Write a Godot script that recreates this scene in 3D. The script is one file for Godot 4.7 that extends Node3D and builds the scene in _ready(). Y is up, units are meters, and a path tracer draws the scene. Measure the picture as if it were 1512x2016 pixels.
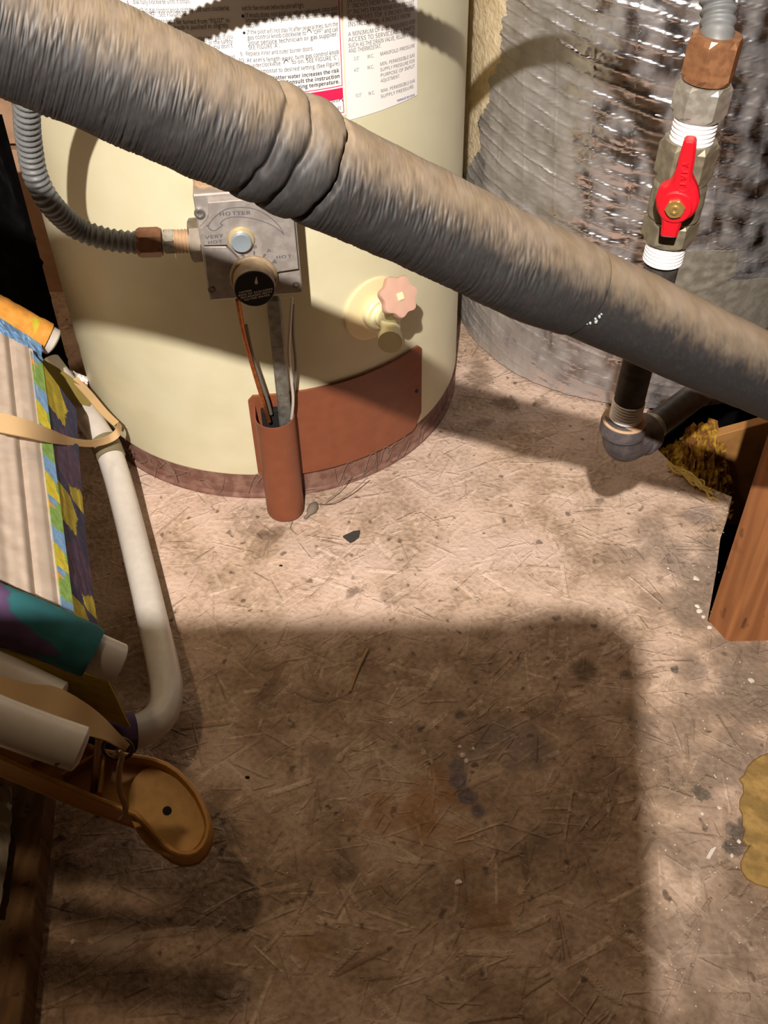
extends Node3D
# A cramped utility space: a cream gas water heater and a foil-wrapped one on a dusty OSB floor, lit by a headlamp.

const F := 2000.0
const EYE := Vector3(0, 0.789, 0)
const RV := Vector3(0.99963881, -0.01921774, 0.01878657)
const UV_ := Vector3(0.02687483, 0.7148247, -0.69878709)
const FW := Vector3(0, -0.69903958, -0.71508298)
const HC := Vector3(-0.134, 0, -1.065)      # cream heater, foot centre
const HR := 0.23
const FC := Vector3(0.357, 0, -1.22)         # foil heater, foot centre
const FR := 0.249
const LAMP := Vector3(-0.1017, 1.4011, 0.4505)

var rng := RandomNumberGenerator.new()
var M := {}

# ---------- survey helpers: a sight line of the survey photo cut at a depth, a height, a plane or a cylinder ----------
func ray(x: float, y: float) -> Vector3:
	return FW + RV * ((x - 756.0) / F) - UV_ * ((y - 1008.0) / F)
func at(x: float, y: float, d: float) -> Vector3:
	return EYE + ray(x, y) * d
func on(x: float, y: float, h := 0.0) -> Vector3:
	var r := ray(x, y)
	return EYE + r * ((h - EYE.y) / r.y)
func on_plane(x: float, y: float, o: Vector3, n: Vector3) -> Vector3:
	var r := ray(x, y)
	return EYE + r * ((o - EYE).dot(n) / r.dot(n))
func on_cyl(x: float, y: float, c: Vector3, rad: float) -> Vector3:
	var r := ray(x, y)
	var ox := EYE.x - c.x
	var oz := EYE.z - c.z
	var a := r.x * r.x + r.z * r.z
	var b := 2.0 * (ox * r.x + oz * r.z)
	var k := ox * ox + oz * oz - rad * rad
	var t := (-b - sqrt(maxf(b * b - 4.0 * a * k, 0.0))) / (2.0 * a)
	return EYE + r * t
func hc(x: float, y: float) -> Vector2:      # (angle, height) on the cream heater
	var p := on_cyl(x, y, HC, HR)
	return Vector2(atan2(p.x - HC.x, p.z - HC.z), p.y)
func fcyl(x: float, y: float) -> Vector2:
	var p := on_cyl(x, y, FC, FR)
	return Vector2(atan2(p.x - FC.x, p.z - FC.z), p.y)
func rad_dir(a: float) -> Vector3:
	return Vector3(sin(a), 0, cos(a))

# ---------- mesh building ----------
class Mb:
	var v := PackedVector3Array()
	var uv := PackedVector2Array()
	var ix := PackedInt32Array()
	func p(q: Vector3, t := Vector2.ZERO) -> int:
		v.append(q)
		uv.append(t)
		return v.size() - 1
	func tri(a: int, b: int, c: int) -> void:
		ix.append(a); ix.append(b); ix.append(c)
	func quad(a: int, b: int, c: int, d: int) -> void:
		tri(a, b, c); tri(a, c, d)
	func ring_join(a: PackedInt32Array, b: PackedInt32Array) -> void:
		var n := a.size()
		for i in n:
			var j := (i + 1) % n
			quad(a[i], a[j], b[j], b[i])
	func fan(a: PackedInt32Array, c: int, turn := false) -> void:
		var n := a.size()
		for i in n:
			if turn: tri(a[(i + 1) % n], a[i], c)
			else: tri(a[i], a[(i + 1) % n], c)
	func done(crease := 38.0) -> ArrayMesh:
		var n := ix.size() / 3
		var fn := PackedVector3Array()
		var vol := 0.0
		var o := v[0]
		for t in n:
			var a := v[ix[3 * t]] - o
			var b := v[ix[3 * t + 1]] - o
			var c := v[ix[3 * t + 2]] - o
			fn.append((b - a).cross(c - a))
			vol += a.dot(b.cross(c))
		var flip := vol < 0.0
		var at_place := {}
		var unit := PackedVector3Array()
		for t in n:
			if flip: fn[t] = -fn[t]
			unit.append(fn[t].normalized())
			for k in 3:
				var key := Vector3i((v[ix[3 * t + k]] * 200000.0).round())
				if not at_place.has(key): at_place[key] = PackedInt32Array()
				at_place[key].append(t)
		var pv := PackedVector3Array()
		var pn := PackedVector3Array()
		var pu := PackedVector2Array()
		var lim := cos(deg_to_rad(crease))
		for t in n:
			var order := [0, 1, 2] if flip else [0, 2, 1]
			for k: int in order:
				var q := ix[3 * t + k]
				var s := Vector3.ZERO
				for j: int in at_place[Vector3i((v[q] * 200000.0).round())]:
					if unit[j].dot(unit[t]) > lim: s += fn[j]
				pv.append(v[q])
				pn.append(s.normalized() if s.length_squared() > 0.0 else Vector3.UP)
				pu.append(uv[q])
		var arr := []
		arr.resize(Mesh.ARRAY_MAX)
		arr[Mesh.ARRAY_VERTEX] = pv
		arr[Mesh.ARRAY_NORMAL] = pn
		arr[Mesh.ARRAY_TEX_UV] = pu
		var m := ArrayMesh.new()
		m.add_surface_from_arrays(Mesh.PRIMITIVE_TRIANGLES, arr)
		return m

func frame(d: Vector3) -> Basis:             # z along d
	var z := d.normalized()
	var h := Vector3.UP if absf(z.y) < 0.95 else Vector3.RIGHT
	var x := h.cross(z).normalized()
	return Basis(x, z.cross(x), z)

func smooth_path(pts: Array, steps: int) -> PackedVector3Array:
	var out := PackedVector3Array()
	var n := pts.size()
	for i in n - 1:
		var a: Vector3 = pts[maxi(i - 1, 0)]
		var b: Vector3 = pts[i]
		var c: Vector3 = pts[i + 1]
		var d: Vector3 = pts[mini(i + 2, n - 1)]
		for k in steps:
			out.append(b.cubic_interpolate(c, a, d, float(k) / steps))
	out.append(pts[n - 1])
	return out

func even_path(pts: PackedVector3Array, step: float) -> PackedVector3Array:
	var c := Curve3D.new()
	c.bake_interval = step
	for q in pts: c.add_point(q)
	var n := int(c.get_baked_length() / step)
	var out := PackedVector3Array()
	for i in n + 1: out.append(c.sample_baked(c.get_baked_length() * i / n))
	return out

# a tube along a path; radius is a number or func(arc, turn) -> float; ends rounded by cap (0 flat)
func tube(mb: Mb, pts: PackedVector3Array, radius: Variant, sides := 16, cap := 0.0, hollow := false) -> void:
	var t := (pts[1] - pts[0]).normalized()
	var x := frame(t).x
	var rings: Array[PackedInt32Array] = []
	var arc := 0.0
	var n := pts.size()
	for i in n:
		if i > 0: arc += pts[i].distance_to(pts[i - 1])
		var tn := (pts[mini(i + 1, n - 1)] - pts[maxi(i - 1, 0)]).normalized()
		x = (x - tn * x.dot(tn)).normalized()
		var y := tn.cross(x)
		var r := PackedInt32Array()
		var soft: Array = [[0.0, 1.0]]
		if cap > 0.0 and i == 0: soft = [[-cap, 0.6], [-cap * 0.62, 0.86], [-cap * 0.2, 0.98], [0.0, 1.0]]
		if cap > 0.0 and i == n - 1: soft = [[0.0, 1.0], [cap * 0.2, 0.98], [cap * 0.62, 0.86], [cap, 0.6]]
		for s in soft:
			r = PackedInt32Array()
			for k in sides:
				var a := TAU * k / sides
				var rr: float = radius.call(arc, a) if radius is Callable else radius
				var off: float = s[0]
				r.append(mb.p(pts[i] + tn * off + (x * cos(a) + y * sin(a)) * rr * s[1], Vector2(float(k) / sides, arc)))
			rings.append(r)
	for i in rings.size() - 1: mb.ring_join(rings[i], rings[i + 1])
	if not hollow:
		mb.fan(rings[0], mb.p((mb.v[rings[0][0]] + mb.v[rings[0][sides / 2]]) * 0.5), true)
		var l: PackedInt32Array = rings[-1]
		mb.fan(l, mb.p((mb.v[l[0]] + mb.v[l[sides / 2]]) * 0.5, Vector2(0, arc)))

# profile: [radius, distance along axis] pairs, turned about the axis; the ends close at the axis
func lathe(mb: Mb, o: Vector3, axis: Vector3, profile: Array, sides := 24, wave: Variant = null) -> void:
	var b := frame(axis)
	var rings: Array[PackedInt32Array] = []
	for q in profile:
		var r := PackedInt32Array()
		for k in sides:
			var a := TAU * k / sides
			var rr: float = q[0]
			if wave != null: rr *= wave.call(a)
			r.append(mb.p(o + b.z * q[1] + (b.x * cos(a) + b.y * sin(a)) * rr, Vector2(float(k) / sides, q[1])))
		rings.append(r)
	for i in rings.size() - 1: mb.ring_join(rings[i], rings[i + 1])
	mb.fan(rings[0], mb.p(o + b.z * profile[0][1]), true)
	mb.fan(rings[-1], mb.p(o + b.z * profile[-1][1]))

func hex(mb: Mb, o: Vector3, axis: Vector3, r: float, length: float, turn := 0.0) -> void:
	var b := frame(axis).rotated(axis.normalized(), turn)
	var rings: Array[PackedInt32Array] = []
	for q in [[0.86, 0.0, true], [1.0, 0.14, false], [1.0, 0.86, false], [0.86, 1.0, true]]:
		var rr := PackedInt32Array()
		for k in 24:
			var a := TAU * k / 24
			var sect := fposmod(a, PI / 3.0) - PI / 6.0
			var flat: float = r * cos(PI / 6.0) / cos(sect)
			if q[2]: flat = minf(flat, r * 0.88)
			var along: float = q[1] * length
			rr.append(mb.p(o + b.z * along + (b.x * cos(a) + b.y * sin(a)) * flat, Vector2(float(k) / 24, along)))
		rings.append(rr)
	for i in 3: mb.ring_join(rings[i], rings[i + 1])
	mb.fan(rings[0], mb.p(o), true)
	mb.fan(rings[3], mb.p(o + b.z * length))

# bevelled box: centre, half sizes along the basis
func bbox(mb: Mb, c: Vector3, h: Vector3, b := Basis(), bev := 0.002) -> void:
	var rings: Array[PackedInt32Array] = []
	for q in [[-1.0, bev], [-1.0 + bev / h.z, 0.0], [1.0 - bev / h.z, 0.0], [1.0, bev]]:
		var r := PackedInt32Array()
		var k: float = q[1]
		var w := h.x - k
		var g := h.y - k
		for s in [Vector2(-w + bev, -g), Vector2(w - bev, -g), Vector2(w, -g + bev), Vector2(w, g - bev), Vector2(w - bev, g), Vector2(-w + bev, g), Vector2(-w, g - bev), Vector2(-w, -g + bev)]:
			r.append(mb.p(c + b * Vector3(s.x, s.y, h.z * q[0]), Vector2(s.x, s.y)))
		rings.append(r)
	for i in 3: mb.ring_join(rings[i], rings[i + 1])
	mb.fan(rings[0], mb.p(c - b.z * h.z), true)
	mb.fan(rings[3], mb.p(c + b.z * h.z))

# a flat outline (world points) pushed back along e, front edge chamfered
func slab(mb: Mb, poly: PackedVector3Array, e: Vector3, bev := 0.0) -> void:
	var n := poly.size()
	var nrm := -e.normalized()
	var b := frame(nrm)
	var flat := PackedVector2Array()
	var mid := Vector3.ZERO
	for q in poly:
		flat.append(Vector2(q.dot(b.x), q.dot(b.y)))
		mid += q / n
	var front := PackedInt32Array()
	var edge := PackedInt32Array()
	var back := PackedInt32Array()
	for i in n:
		var inward := Vector3.ZERO
		if bev > 0.0:
			var d1 := (flat[i] - flat[(i + n - 1) % n]).normalized()
			var d2 := (flat[(i + 1) % n] - flat[i]).normalized()
			var m2 := (Vector2(-d1.y, d1.x) + Vector2(-d2.y, d2.x)).normalized() * bev
			if Geometry2D.is_polygon_clockwise(flat): m2 = -m2
			inward = b.x * m2.x + b.y * m2.y
		front.append(mb.p(poly[i] + inward, flat[i]))
		edge.append(mb.p(poly[i] + e.normalized() * bev, flat[i]))
		back.append(mb.p(poly[i] + e, flat[i]))
	mb.ring_join(front, edge)
	mb.ring_join(edge, back)
	var tr := Geometry2D.triangulate_polygon(flat)
	var cw := Geometry2D.is_polygon_clockwise(flat)
	for t in tr.size() / 3:
		var a := tr[3 * t]
		var c := tr[3 * t + 1]
		var d := tr[3 * t + 2]
		var area := (flat[c] - flat[a]).cross(flat[d] - flat[a])
		if (area < 0.0) != cw:
			var s := c
			c = d
			d = s
		mb.tri(front[a], front[d], front[c])
		mb.tri(back[a], back[c], back[d])

# smooth grid from func(u, v) -> Vector3, given thickness closes it into a thin solid
func sheet(nu: int, nv: int, f: Callable, thick := 0.0012, away := Vector3.ZERO) -> ArrayMesh:
	var mb := Mb.new()
	var g: Array[PackedVector3Array] = []
	for j in nv + 1:
		var row := PackedVector3Array()
		for i in nu + 1: row.append(f.call(float(i) / nu, float(j) / nv))
		g.append(row)
	var top: Array[PackedInt32Array] = []
	var bot: Array[PackedInt32Array] = []
	for j in nv + 1:
		var a := PackedInt32Array()
		var b := PackedInt32Array()
		for i in nu + 1:
			var du := g[j][mini(i + 1, nu)] - g[j][maxi(i - 1, 0)]
			var dv := g[mini(j + 1, nv)][i] - g[maxi(j - 1, 0)][i]
			var nn := du.cross(dv).normalized()
			if nn.dot(EYE - g[j][i]) < 0.0: nn = -nn
			if away != Vector3.ZERO: nn = -away.normalized()
			var t := Vector2(float(i) / nu, float(j) / nv)
			a.append(mb.p(g[j][i], t))
			b.append(mb.p(g[j][i] - nn * thick, t))
		top.append(a)
		bot.append(b)
	for j in nv:
		for i in nu:
			mb.quad(top[j][i], top[j][i + 1], top[j + 1][i + 1], top[j + 1][i])
			mb.quad(bot[j][i], bot[j + 1][i], bot[j + 1][i + 1], bot[j][i + 1])
	for i in nu:
		mb.quad(top[0][i], bot[0][i], bot[0][i + 1], top[0][i + 1])
		mb.quad(top[nv][i], top[nv][i + 1], bot[nv][i + 1], bot[nv][i])
	for j in nv:
		mb.quad(top[j][0], top[j + 1][0], bot[j + 1][0], bot[j][0])
		mb.quad(top[j][nu], bot[j][nu], bot[j + 1][nu], top[j + 1][nu])
	return mb.done(60.0)

# large smooth grid as one indexed mesh; f(i, j) -> [Vector3, Vector2 uv, Color linear]
func big_grid(nu: int, nv: int, f: Callable, wrap_u := false) -> ArrayMesh:
	var v := PackedVector3Array()
	var t := PackedVector2Array()
	var c := PackedColorArray()
	for j in nv + 1:
		for i in nu + 1:
			var q: Array = f.call(i, j)
			v.append(q[0]); t.append(q[1]); c.append(q[2])
	var w := nu + 1
	var n := PackedVector3Array()
	for j in nv + 1:
		for i in w:
			var i0 := i - 1
			var i1 := i + 1
			if wrap_u:
				if i == 0: i0 = nu - 1
				if i == nu: i1 = 1
			i0 = maxi(i0, 0)
			i1 = mini(i1, nu)
			var du := v[j * w + i1] - v[j * w + i0]
			var dv := v[mini(j + 1, nv) * w + i] - v[maxi(j - 1, 0) * w + i]
			n.append(du.cross(dv).normalized())
	var ix := PackedInt32Array()
	for j in nv:
		for i in nu:
			var a := j * w + i
			ix.append_array([a, a + w + 1, a + 1, a, a + w, a + w + 1])
	var arr := []
	arr.resize(Mesh.ARRAY_MAX)
	arr[Mesh.ARRAY_VERTEX] = v
	arr[Mesh.ARRAY_NORMAL] = n
	arr[Mesh.ARRAY_TEX_UV] = t
	arr[Mesh.ARRAY_COLOR] = c
	arr[Mesh.ARRAY_INDEX] = ix
	var m := ArrayMesh.new()
	m.add_surface_from_arrays(Mesh.PRIMITIVE_TRIANGLES, arr)
	return m

# ---------- naming ----------
var taken := {}
func numbered(n: String) -> String:
	taken[n] = taken.get(n, -1) + 1
	return n if taken[n] == 0 else "%s_%03d" % [n, taken[n]]
func thing(called: String, label: String, category: String, base: Vector3, group := "") -> Node3D:
	var o := Node3D.new()
	o.name = numbered(called)
	add_child(o)
	o.position = base
	o.set_meta("label", label)
	o.set_meta("category", category)
	if group: o.set_meta("group", group)
	return o
func part(parent: Node3D, called: String, mesh: Mesh, mat: Material, label := "") -> MeshInstance3D:   # mesh is in world measure
	var o := MeshInstance3D.new()
	o.name = called
	o.mesh = mesh
	o.material_override = mat
	parent.add_child(o, true)
	var off := Vector3.ZERO
	var up: Node = parent
	while up is Node3D and up != self:
		off += up.position
		up = up.get_parent()
	o.position = -off
	if label: o.set_meta("label", label)
	return o
func single(called: String, label: String, category: String, mesh: Mesh, mat: Material, group := "") -> MeshInstance3D:
	var o := MeshInstance3D.new()
	o.name = numbered(called)
	o.mesh = mesh
	o.material_override = mat
	add_child(o)
	o.set_meta("label", label)
	o.set_meta("category", category)
	if group: o.set_meta("group", group)
	return o
func struct(called: String, mesh: Mesh, mat: Material) -> MeshInstance3D:
	var o := MeshInstance3D.new()
	o.name = called
	o.mesh = mesh
	o.material_override = mat
	add_child(o)
	o.set_meta("kind", "structure")
	return o

# ---------- lettering ----------
var fonts := {}
func letters(text: String, bold := false, mono := false, deep := 0.0) -> Array:   # [vertices, indices, width]
	var key := "mono" if mono else ("bold" if bold else "plain")
	if not fonts.has(key):
		var f := SystemFont.new()
		f.font_names = PackedStringArray(["Droid Sans Mono" if mono else "Droid Sans"])
		if bold: f.font_weight = 700
		fonts[key] = f
	var tm := TextMesh.new()
	tm.font = fonts[key]
	tm.font_size = 24
	tm.pixel_size = 0.01
	tm.depth = deep
	tm.curve_step = 3.0
	tm.horizontal_alignment = HORIZONTAL_ALIGNMENT_LEFT
	tm.vertical_alignment = VERTICAL_ALIGNMENT_BOTTOM
	tm.text = text
	var a := tm.get_mesh_arrays()
	var v: PackedVector3Array = a[Mesh.ARRAY_VERTEX]
	var w := 0.0
	var base := 0.0
	for q in v: w = maxf(w, q.x)
	return [v, a[Mesh.ARRAY_INDEX], w, tm.get_aabb()]
func add_text(mb: Mb, text: String, place: Callable, height: float, width := 0.0, bold := false, mono := false, rise := Vector3.ZERO) -> float:
	# place(x, y) in metres -> world point; height is the cap height; width squeezes the line to fit
	var a := letters(text, bold, mono, 0.1 if rise != Vector3.ZERO else 0.0)
	var ref := letters("H", bold, mono)
	var rb: AABB = ref[3]
	var cap := rb.size.y
	var y0 := rb.position.y
	var s := height / cap
	var sx: float = width / a[2] if width > 0.0 else s
	var k := mb.v.size()
	var v: PackedVector3Array = a[0]
	for q in v:
		var w: Vector3 = place.call(q.x * sx, (q.y - y0) * s)
		mb.p(w + rise * clampf(q.z * 10.0 + 0.5, 0.0, 1.0))
	var ix: PackedInt32Array = a[1]
	for i in ix.size() / 3: mb.tri(k + ix[3 * i], k + ix[3 * i + 1], k + ix[3 * i + 2])
	return a[2] * sx

# ---------- materials ----------
func srgb(r: int, g: int, b: int) -> Color:
	return Color8(r, g, b)
func mat(c: Color, rough := 0.6, metal := 0.0) -> StandardMaterial3D:
	var m := StandardMaterial3D.new()
	m.albedo_color = c
	m.roughness = rough
	m.metallic = metal
	return m
func noise(sd: int, freq: float, oct := 3, kind := FastNoiseLite.TYPE_SIMPLEX_SMOOTH) -> FastNoiseLite:
	var n := FastNoiseLite.new()
	n.seed = sd
	n.noise_type = kind
	n.frequency = freq
	n.fractal_octaves = oct
	if kind == FastNoiseLite.TYPE_CELLULAR:
		n.fractal_type = FastNoiseLite.FRACTAL_NONE
	return n
func ntex(sd: int, freq: float, ramp: Array, oct := 4, size := 256) -> NoiseTexture2D:
	var t := NoiseTexture2D.new()
	t.width = size
	t.height = size
	t.seamless = true
	t.noise = noise(sd, freq, oct)
	if ramp.size():
		var g := Gradient.new()
		g.offsets = PackedFloat32Array(ramp[0])
		g.colors = PackedColorArray(ramp[1])
		t.color_ramp = g
	return t
func worn(c1: Color, c2: Color, rough := 0.6, metal := 0.0, sd := 1, scale := 6.0, lo := 0.35, hi := 0.7, bump := 0.0) -> StandardMaterial3D:
	var m := mat(Color.WHITE, rough, metal)
	m.albedo_texture = ntex(sd, 0.02, [[lo, hi], [c1, c2]], 5)
	m.uv1_triplanar = true
	m.uv1_scale = Vector3.ONE * scale
	if bump != 0.0:
		m.heightmap_enabled = true
		m.heightmap_texture = ntex(sd + 50, 0.04, [], 5)
		m.heightmap_scale = bump
	return m

func make_materials() -> void:
	M.jacket = worn(srgb(221, 214, 182), srgb(215, 207, 173), 0.38, 0.0, 3, 3.0, 0.3, 0.8)
	M.ring = worn(srgb(112, 76, 64), srgb(142, 108, 94), 0.75, 0.0, 5, 12.0, 0.3, 0.75, 0.03)
	M.door = worn(srgb(134, 76, 50), srgb(127, 71, 47), 0.5, 0.0, 7, 8.0)
	M.paper = mat(srgb(248, 244, 240), 0.5)
	M.ink = mat(srgb(44, 40, 44), 0.7)
	M.ink_grey = mat(srgb(96, 92, 98), 0.7)
	M.ink_blue = mat(srgb(70, 66, 140), 0.7)
	M.red_print = mat(srgb(226, 30, 84), 0.6)
	M.cast = worn(srgb(174, 166, 160), srgb(156, 148, 142), 0.5, 0.35, 9, 14.0, 0.3, 0.7, 0.01)
	M.cast_dark = worn(srgb(128, 116, 100), srgb(110, 98, 84), 0.55, 0.3, 10, 14.0)
	M.steel = mat(srgb(186, 184, 180), 0.3, 0.85)
	M.button = mat(srgb(176, 190, 200), 0.3, 0.5)
	M.brass_ring = mat(srgb(216, 196, 150), 0.35, 0.5)
	M.dial_rim = worn(srgb(164, 142, 112), srgb(142, 122, 98), 0.6, 0.1, 12, 20.0)
	M.black = mat(srgb(20, 19, 20), 0.45)
	M.dark_hole = mat(srgb(14, 12, 11), 0.9)
	M.white_print = mat(srgb(226, 222, 214), 0.6)
	M.copper = worn(srgb(196, 116, 62), srgb(160, 96, 56), 0.35, 0.8, 14, 30.0)
	M.alu = worn(srgb(138, 136, 130), srgb(112, 108, 98), 0.42, 0.5, 15, 16.0)
	M.wire_grey = mat(srgb(120, 116, 108), 0.5, 0.3)
	M.wire_white = mat(srgb(214, 204, 190), 0.4, 0.3)
	M.hose = worn(srgb(108, 110, 111), srgb(98, 98, 96), 0.5, 0.0, 17, 20.0)
	M.brass = worn(srgb(166, 118, 82), srgb(142, 98, 68), 0.4, 0.45, 18, 24.0)
	M.brass_dark = worn(srgb(134, 92, 66), srgb(116, 80, 60), 0.5, 0.4, 19, 24.0)
	M.brass_bright = mat(srgb(190, 158, 96), 0.35, 0.7)
	M.zinc = worn(srgb(168, 164, 154), srgb(142, 136, 124), 0.42, 0.45, 20, 24.0)
	M.tape = mat(srgb(244, 240, 240), 0.5)
	M.valve_body = worn(srgb(134, 126, 106), srgb(112, 104, 88), 0.5, 0.4, 21, 22.0)
	M.red = mat(srgb(196, 18, 32), 0.35)
	M.red.clearcoat_enabled = true
	M.red.clearcoat = 0.25
	M.black_iron = worn(srgb(58, 54, 52), srgb(78, 72, 66), 0.55, 0.3, 22, 18.0, 0.35, 0.7, 0.01)
	M.elbow = worn(srgb(80, 73, 76), srgb(100, 91, 88), 0.6, 0.2, 23, 24.0, 0.35, 0.7, 0.02)
	M.dust = worn(srgb(186, 152, 118), srgb(168, 138, 108), 0.9, 0.0, 24, 20.0)
	M.foam = mat(Color.WHITE, 0.6)
	M.foam.vertex_color_use_as_albedo = true
	M.glue = mat(srgb(140, 144, 142), 0.2)
	M.escutcheon = mat(srgb(236, 218, 172), 0.45)
	M.plastic_cream = mat(srgb(226, 218, 176), 0.4)
	M.pink = mat(srgb(200, 160, 140), 0.5)
	M.pvc = worn(srgb(204, 196, 187), srgb(197, 189, 179), 0.32, 0.0, 26, 14.0, 0.3, 0.8)
	M.plug = mat(srgb(84, 76, 70), 0.7)
	M.gold = worn(srgb(188, 134, 52), srgb(176, 126, 52), 0.42, 0.0, 27, 10.0)
	M.gold_pad = worn(srgb(202, 156, 82), srgb(190, 144, 74), 0.55, 0.0, 28, 16.0)
	M.hook = mat(srgb(150, 122, 96), 0.4, 0.6)
	M.ring_dark = mat(srgb(70, 54, 44), 0.4, 0.6)
	M.canvas = worn(srgb(190, 173, 158), srgb(178, 160, 145), 0.85, 0.0, 29, 9.0, 0.3, 0.75, 0.012)
	M.web = cloth_weave(srgb(214, 184, 138), srgb(186, 150, 104))
	M.web_dark = mat(srgb(120, 108, 82), 0.8)
	var navy := srgb(52, 52, 92)
	var purple := srgb(84, 60, 96)
	var teal := srgb(34, 104, 110)
	var yellow := srgb(196, 178, 48)
	var orange := srgb(214, 146, 56)
	var green := srgb(122, 156, 74)
	var sky := srgb(112, 150, 190)
	M.print_side = print_cloth(41, [navy, navy, purple, teal, purple, orange, navy, yellow], 0.010)
	M.print_side.uv1_scale = Vector3(0.35, 2.2, 1)
	M.print_hem = print_cloth(43, [green, sky, srgb(120, 112, 150), green, yellow, green, orange, srgb(150, 176, 170)], 0.014)
	M.print_hem.uv1_scale = Vector3(0.15, 3.6, 1)
	M.print_teal = two_tone(48, purple, teal, sky)
	M.print_orange = print_cloth(51, [orange, orange, orange, yellow, orange], 0.008)
	M.print_blue = print_cloth(53, [sky, srgb(70, 96, 170), sky, srgb(136, 170, 196)], 0.014)
	M.print_yellow = print_cloth(57, [yellow, yellow, srgb(176, 164, 50), yellow], 0.006)
	M.print_yellow.uv1_scale = Vector3(1.0, 0.4, 1)
	M.print_teal.uv1_scale = Vector3(1.0, 3.2, 1)
	M.print_orange.uv1_scale = Vector3(0.6, 5.0, 1)
	M.print_purple = print_cloth(59, [purple, purple, navy, purple], 0.010)
	M.olive = mat(srgb(120, 104, 44), 0.85)
	M.board = worn(srgb(190, 152, 122), srgb(178, 140, 110), 0.8, 0.0, 31, 4.0)
	M.panel = worn(srgb(170, 122, 66), srgb(154, 108, 56), 0.8, 0.0, 33, 4.0)
	M.void_bag = mat(srgb(13, 12, 13), 0.85)
	M.void_bag.metallic_specular = 0.2
	M.wool = worn(srgb(196, 160, 44), srgb(120, 72, 30), 0.95, 0.0, 35, 14.0, 0.35, 0.6)
	M.fuzz = mat(srgb(206, 176, 96), 0.95)
	M.crumb = mat(srgb(226, 216, 204), 0.9)
	M.dark_chip = mat(srgb(58, 54, 50), 0.85)
	M.straw = mat(srgb(182, 150, 112), 0.85)
	M.web_dust = mat(srgb(126, 112, 98), 0.95)
	M.foam_patch = worn(srgb(176, 142, 82), srgb(146, 118, 66), 0.9, 0.0, 37, 9.0, 0.3, 0.7, 0.1)
	M.grey_sheet = mat(srgb(150, 146, 134), 0.55)
	M.plank = grain(srgb(128, 96, 58), srgb(104, 76, 46), 61)
	M.timber = grain(srgb(170, 112, 66), srgb(146, 91, 52), 63)
	M.wall = worn(srgb(112, 100, 88), srgb(100, 88, 76), 0.9, 0.0, 39, 1.0)
	M.duct = worn(srgb(150, 144, 132), srgb(132, 126, 114), 0.5, 0.25, 44, 12.0, 0.3, 0.7, 0.03)
	M.facing = worn(srgb(242, 226, 194), srgb(228, 208, 170), 0.7, 0.0, 46, 10.0, 0.3, 0.7, 0.12)
	M.case = mat(srgb(24, 24, 26), 0.5)
	M.lamp = mat(srgb(255, 244, 224), 0.4)
	M.lamp.emission_enabled = true
	M.lamp.emission = srgb(255, 232, 200)
	M.lamp.emission_energy_multiplier = 3.0

func cloth_weave(c1: Color, c2: Color) -> StandardMaterial3D:
	var im := Image.create(64, 64, false, Image.FORMAT_RGB8)
	for y in 64:
		for x in 64:
			var w := 0.5 + 0.25 * sin(x * TAU / 8.0) * (1.0 if (y / 4) % 2 == 0 else -1.0) + 0.25 * sin(y * TAU / 4.0)
			im.set_pixel(x, y, c2.lerp(c1, w))
	var m := mat(Color.WHITE, 0.85)
	m.albedo_texture = ImageTexture.create_from_image(im)
	m.uv1_scale = Vector3(6, 3, 1)
	return m

func print_cloth(sd: int, pal: Array, freq: float) -> StandardMaterial3D:
	var n := noise(sd, freq, 1, FastNoiseLite.TYPE_CELLULAR)
	n.cellular_return_type = FastNoiseLite.RETURN_CELL_VALUE
	n.domain_warp_enabled = true
	n.domain_warp_amplitude = 40.0
	n.domain_warp_frequency = 0.012
	var s := noise(sd + 7, 0.05, 3)
	var im := Image.create(256, 256, false, Image.FORMAT_RGB8)
	for y in 256:
		for x in 256:
			var k := n.get_noise_2d(x, y) * 0.5 + 0.5
			var c: Color = pal[clampi(int(k * pal.size()), 0, pal.size() - 1)]
			var q := s.get_noise_2d(x, y)
			c = c.lerp(Color.WHITE if q > 0 else Color.BLACK, absf(q) * 0.14)
			im.set_pixel(x, y, c)
	var m := mat(Color.WHITE, 0.85)
	m.albedo_texture = ImageTexture.create_from_image(im)
	return m

func two_tone(sd: int, c1: Color, c2: Color, c3: Color) -> StandardMaterial3D:   # dyed cloth: one colour runs into the next in slanting tongues
	var n := noise(sd, 0.02, 3)
	var im := Image.create(256, 256, false, Image.FORMAT_RGB8)
	for y in 256:
		for x in 256:
			var q := n.get_noise_2d(x, y)
			var t := y / 256.0 + 0.09 * sin(x * TAU / 256.0 + 1.2) + q * 0.08
			var c := c1.lerp(c2, smoothstep(0.40, 0.42, t))
			c = c.lerp(c3, smoothstep(0.2, 0.5, n.get_noise_2d(x * 0.5 + 90.0, y * 0.5)) * 0.5)
			im.set_pixel(x, y, c.darkened(0.18 * clampf(q + 0.3, 0.0, 1.0)))
	var m := mat(Color.WHITE, 0.85)
	m.albedo_texture = ImageTexture.create_from_image(im)
	return m

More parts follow.
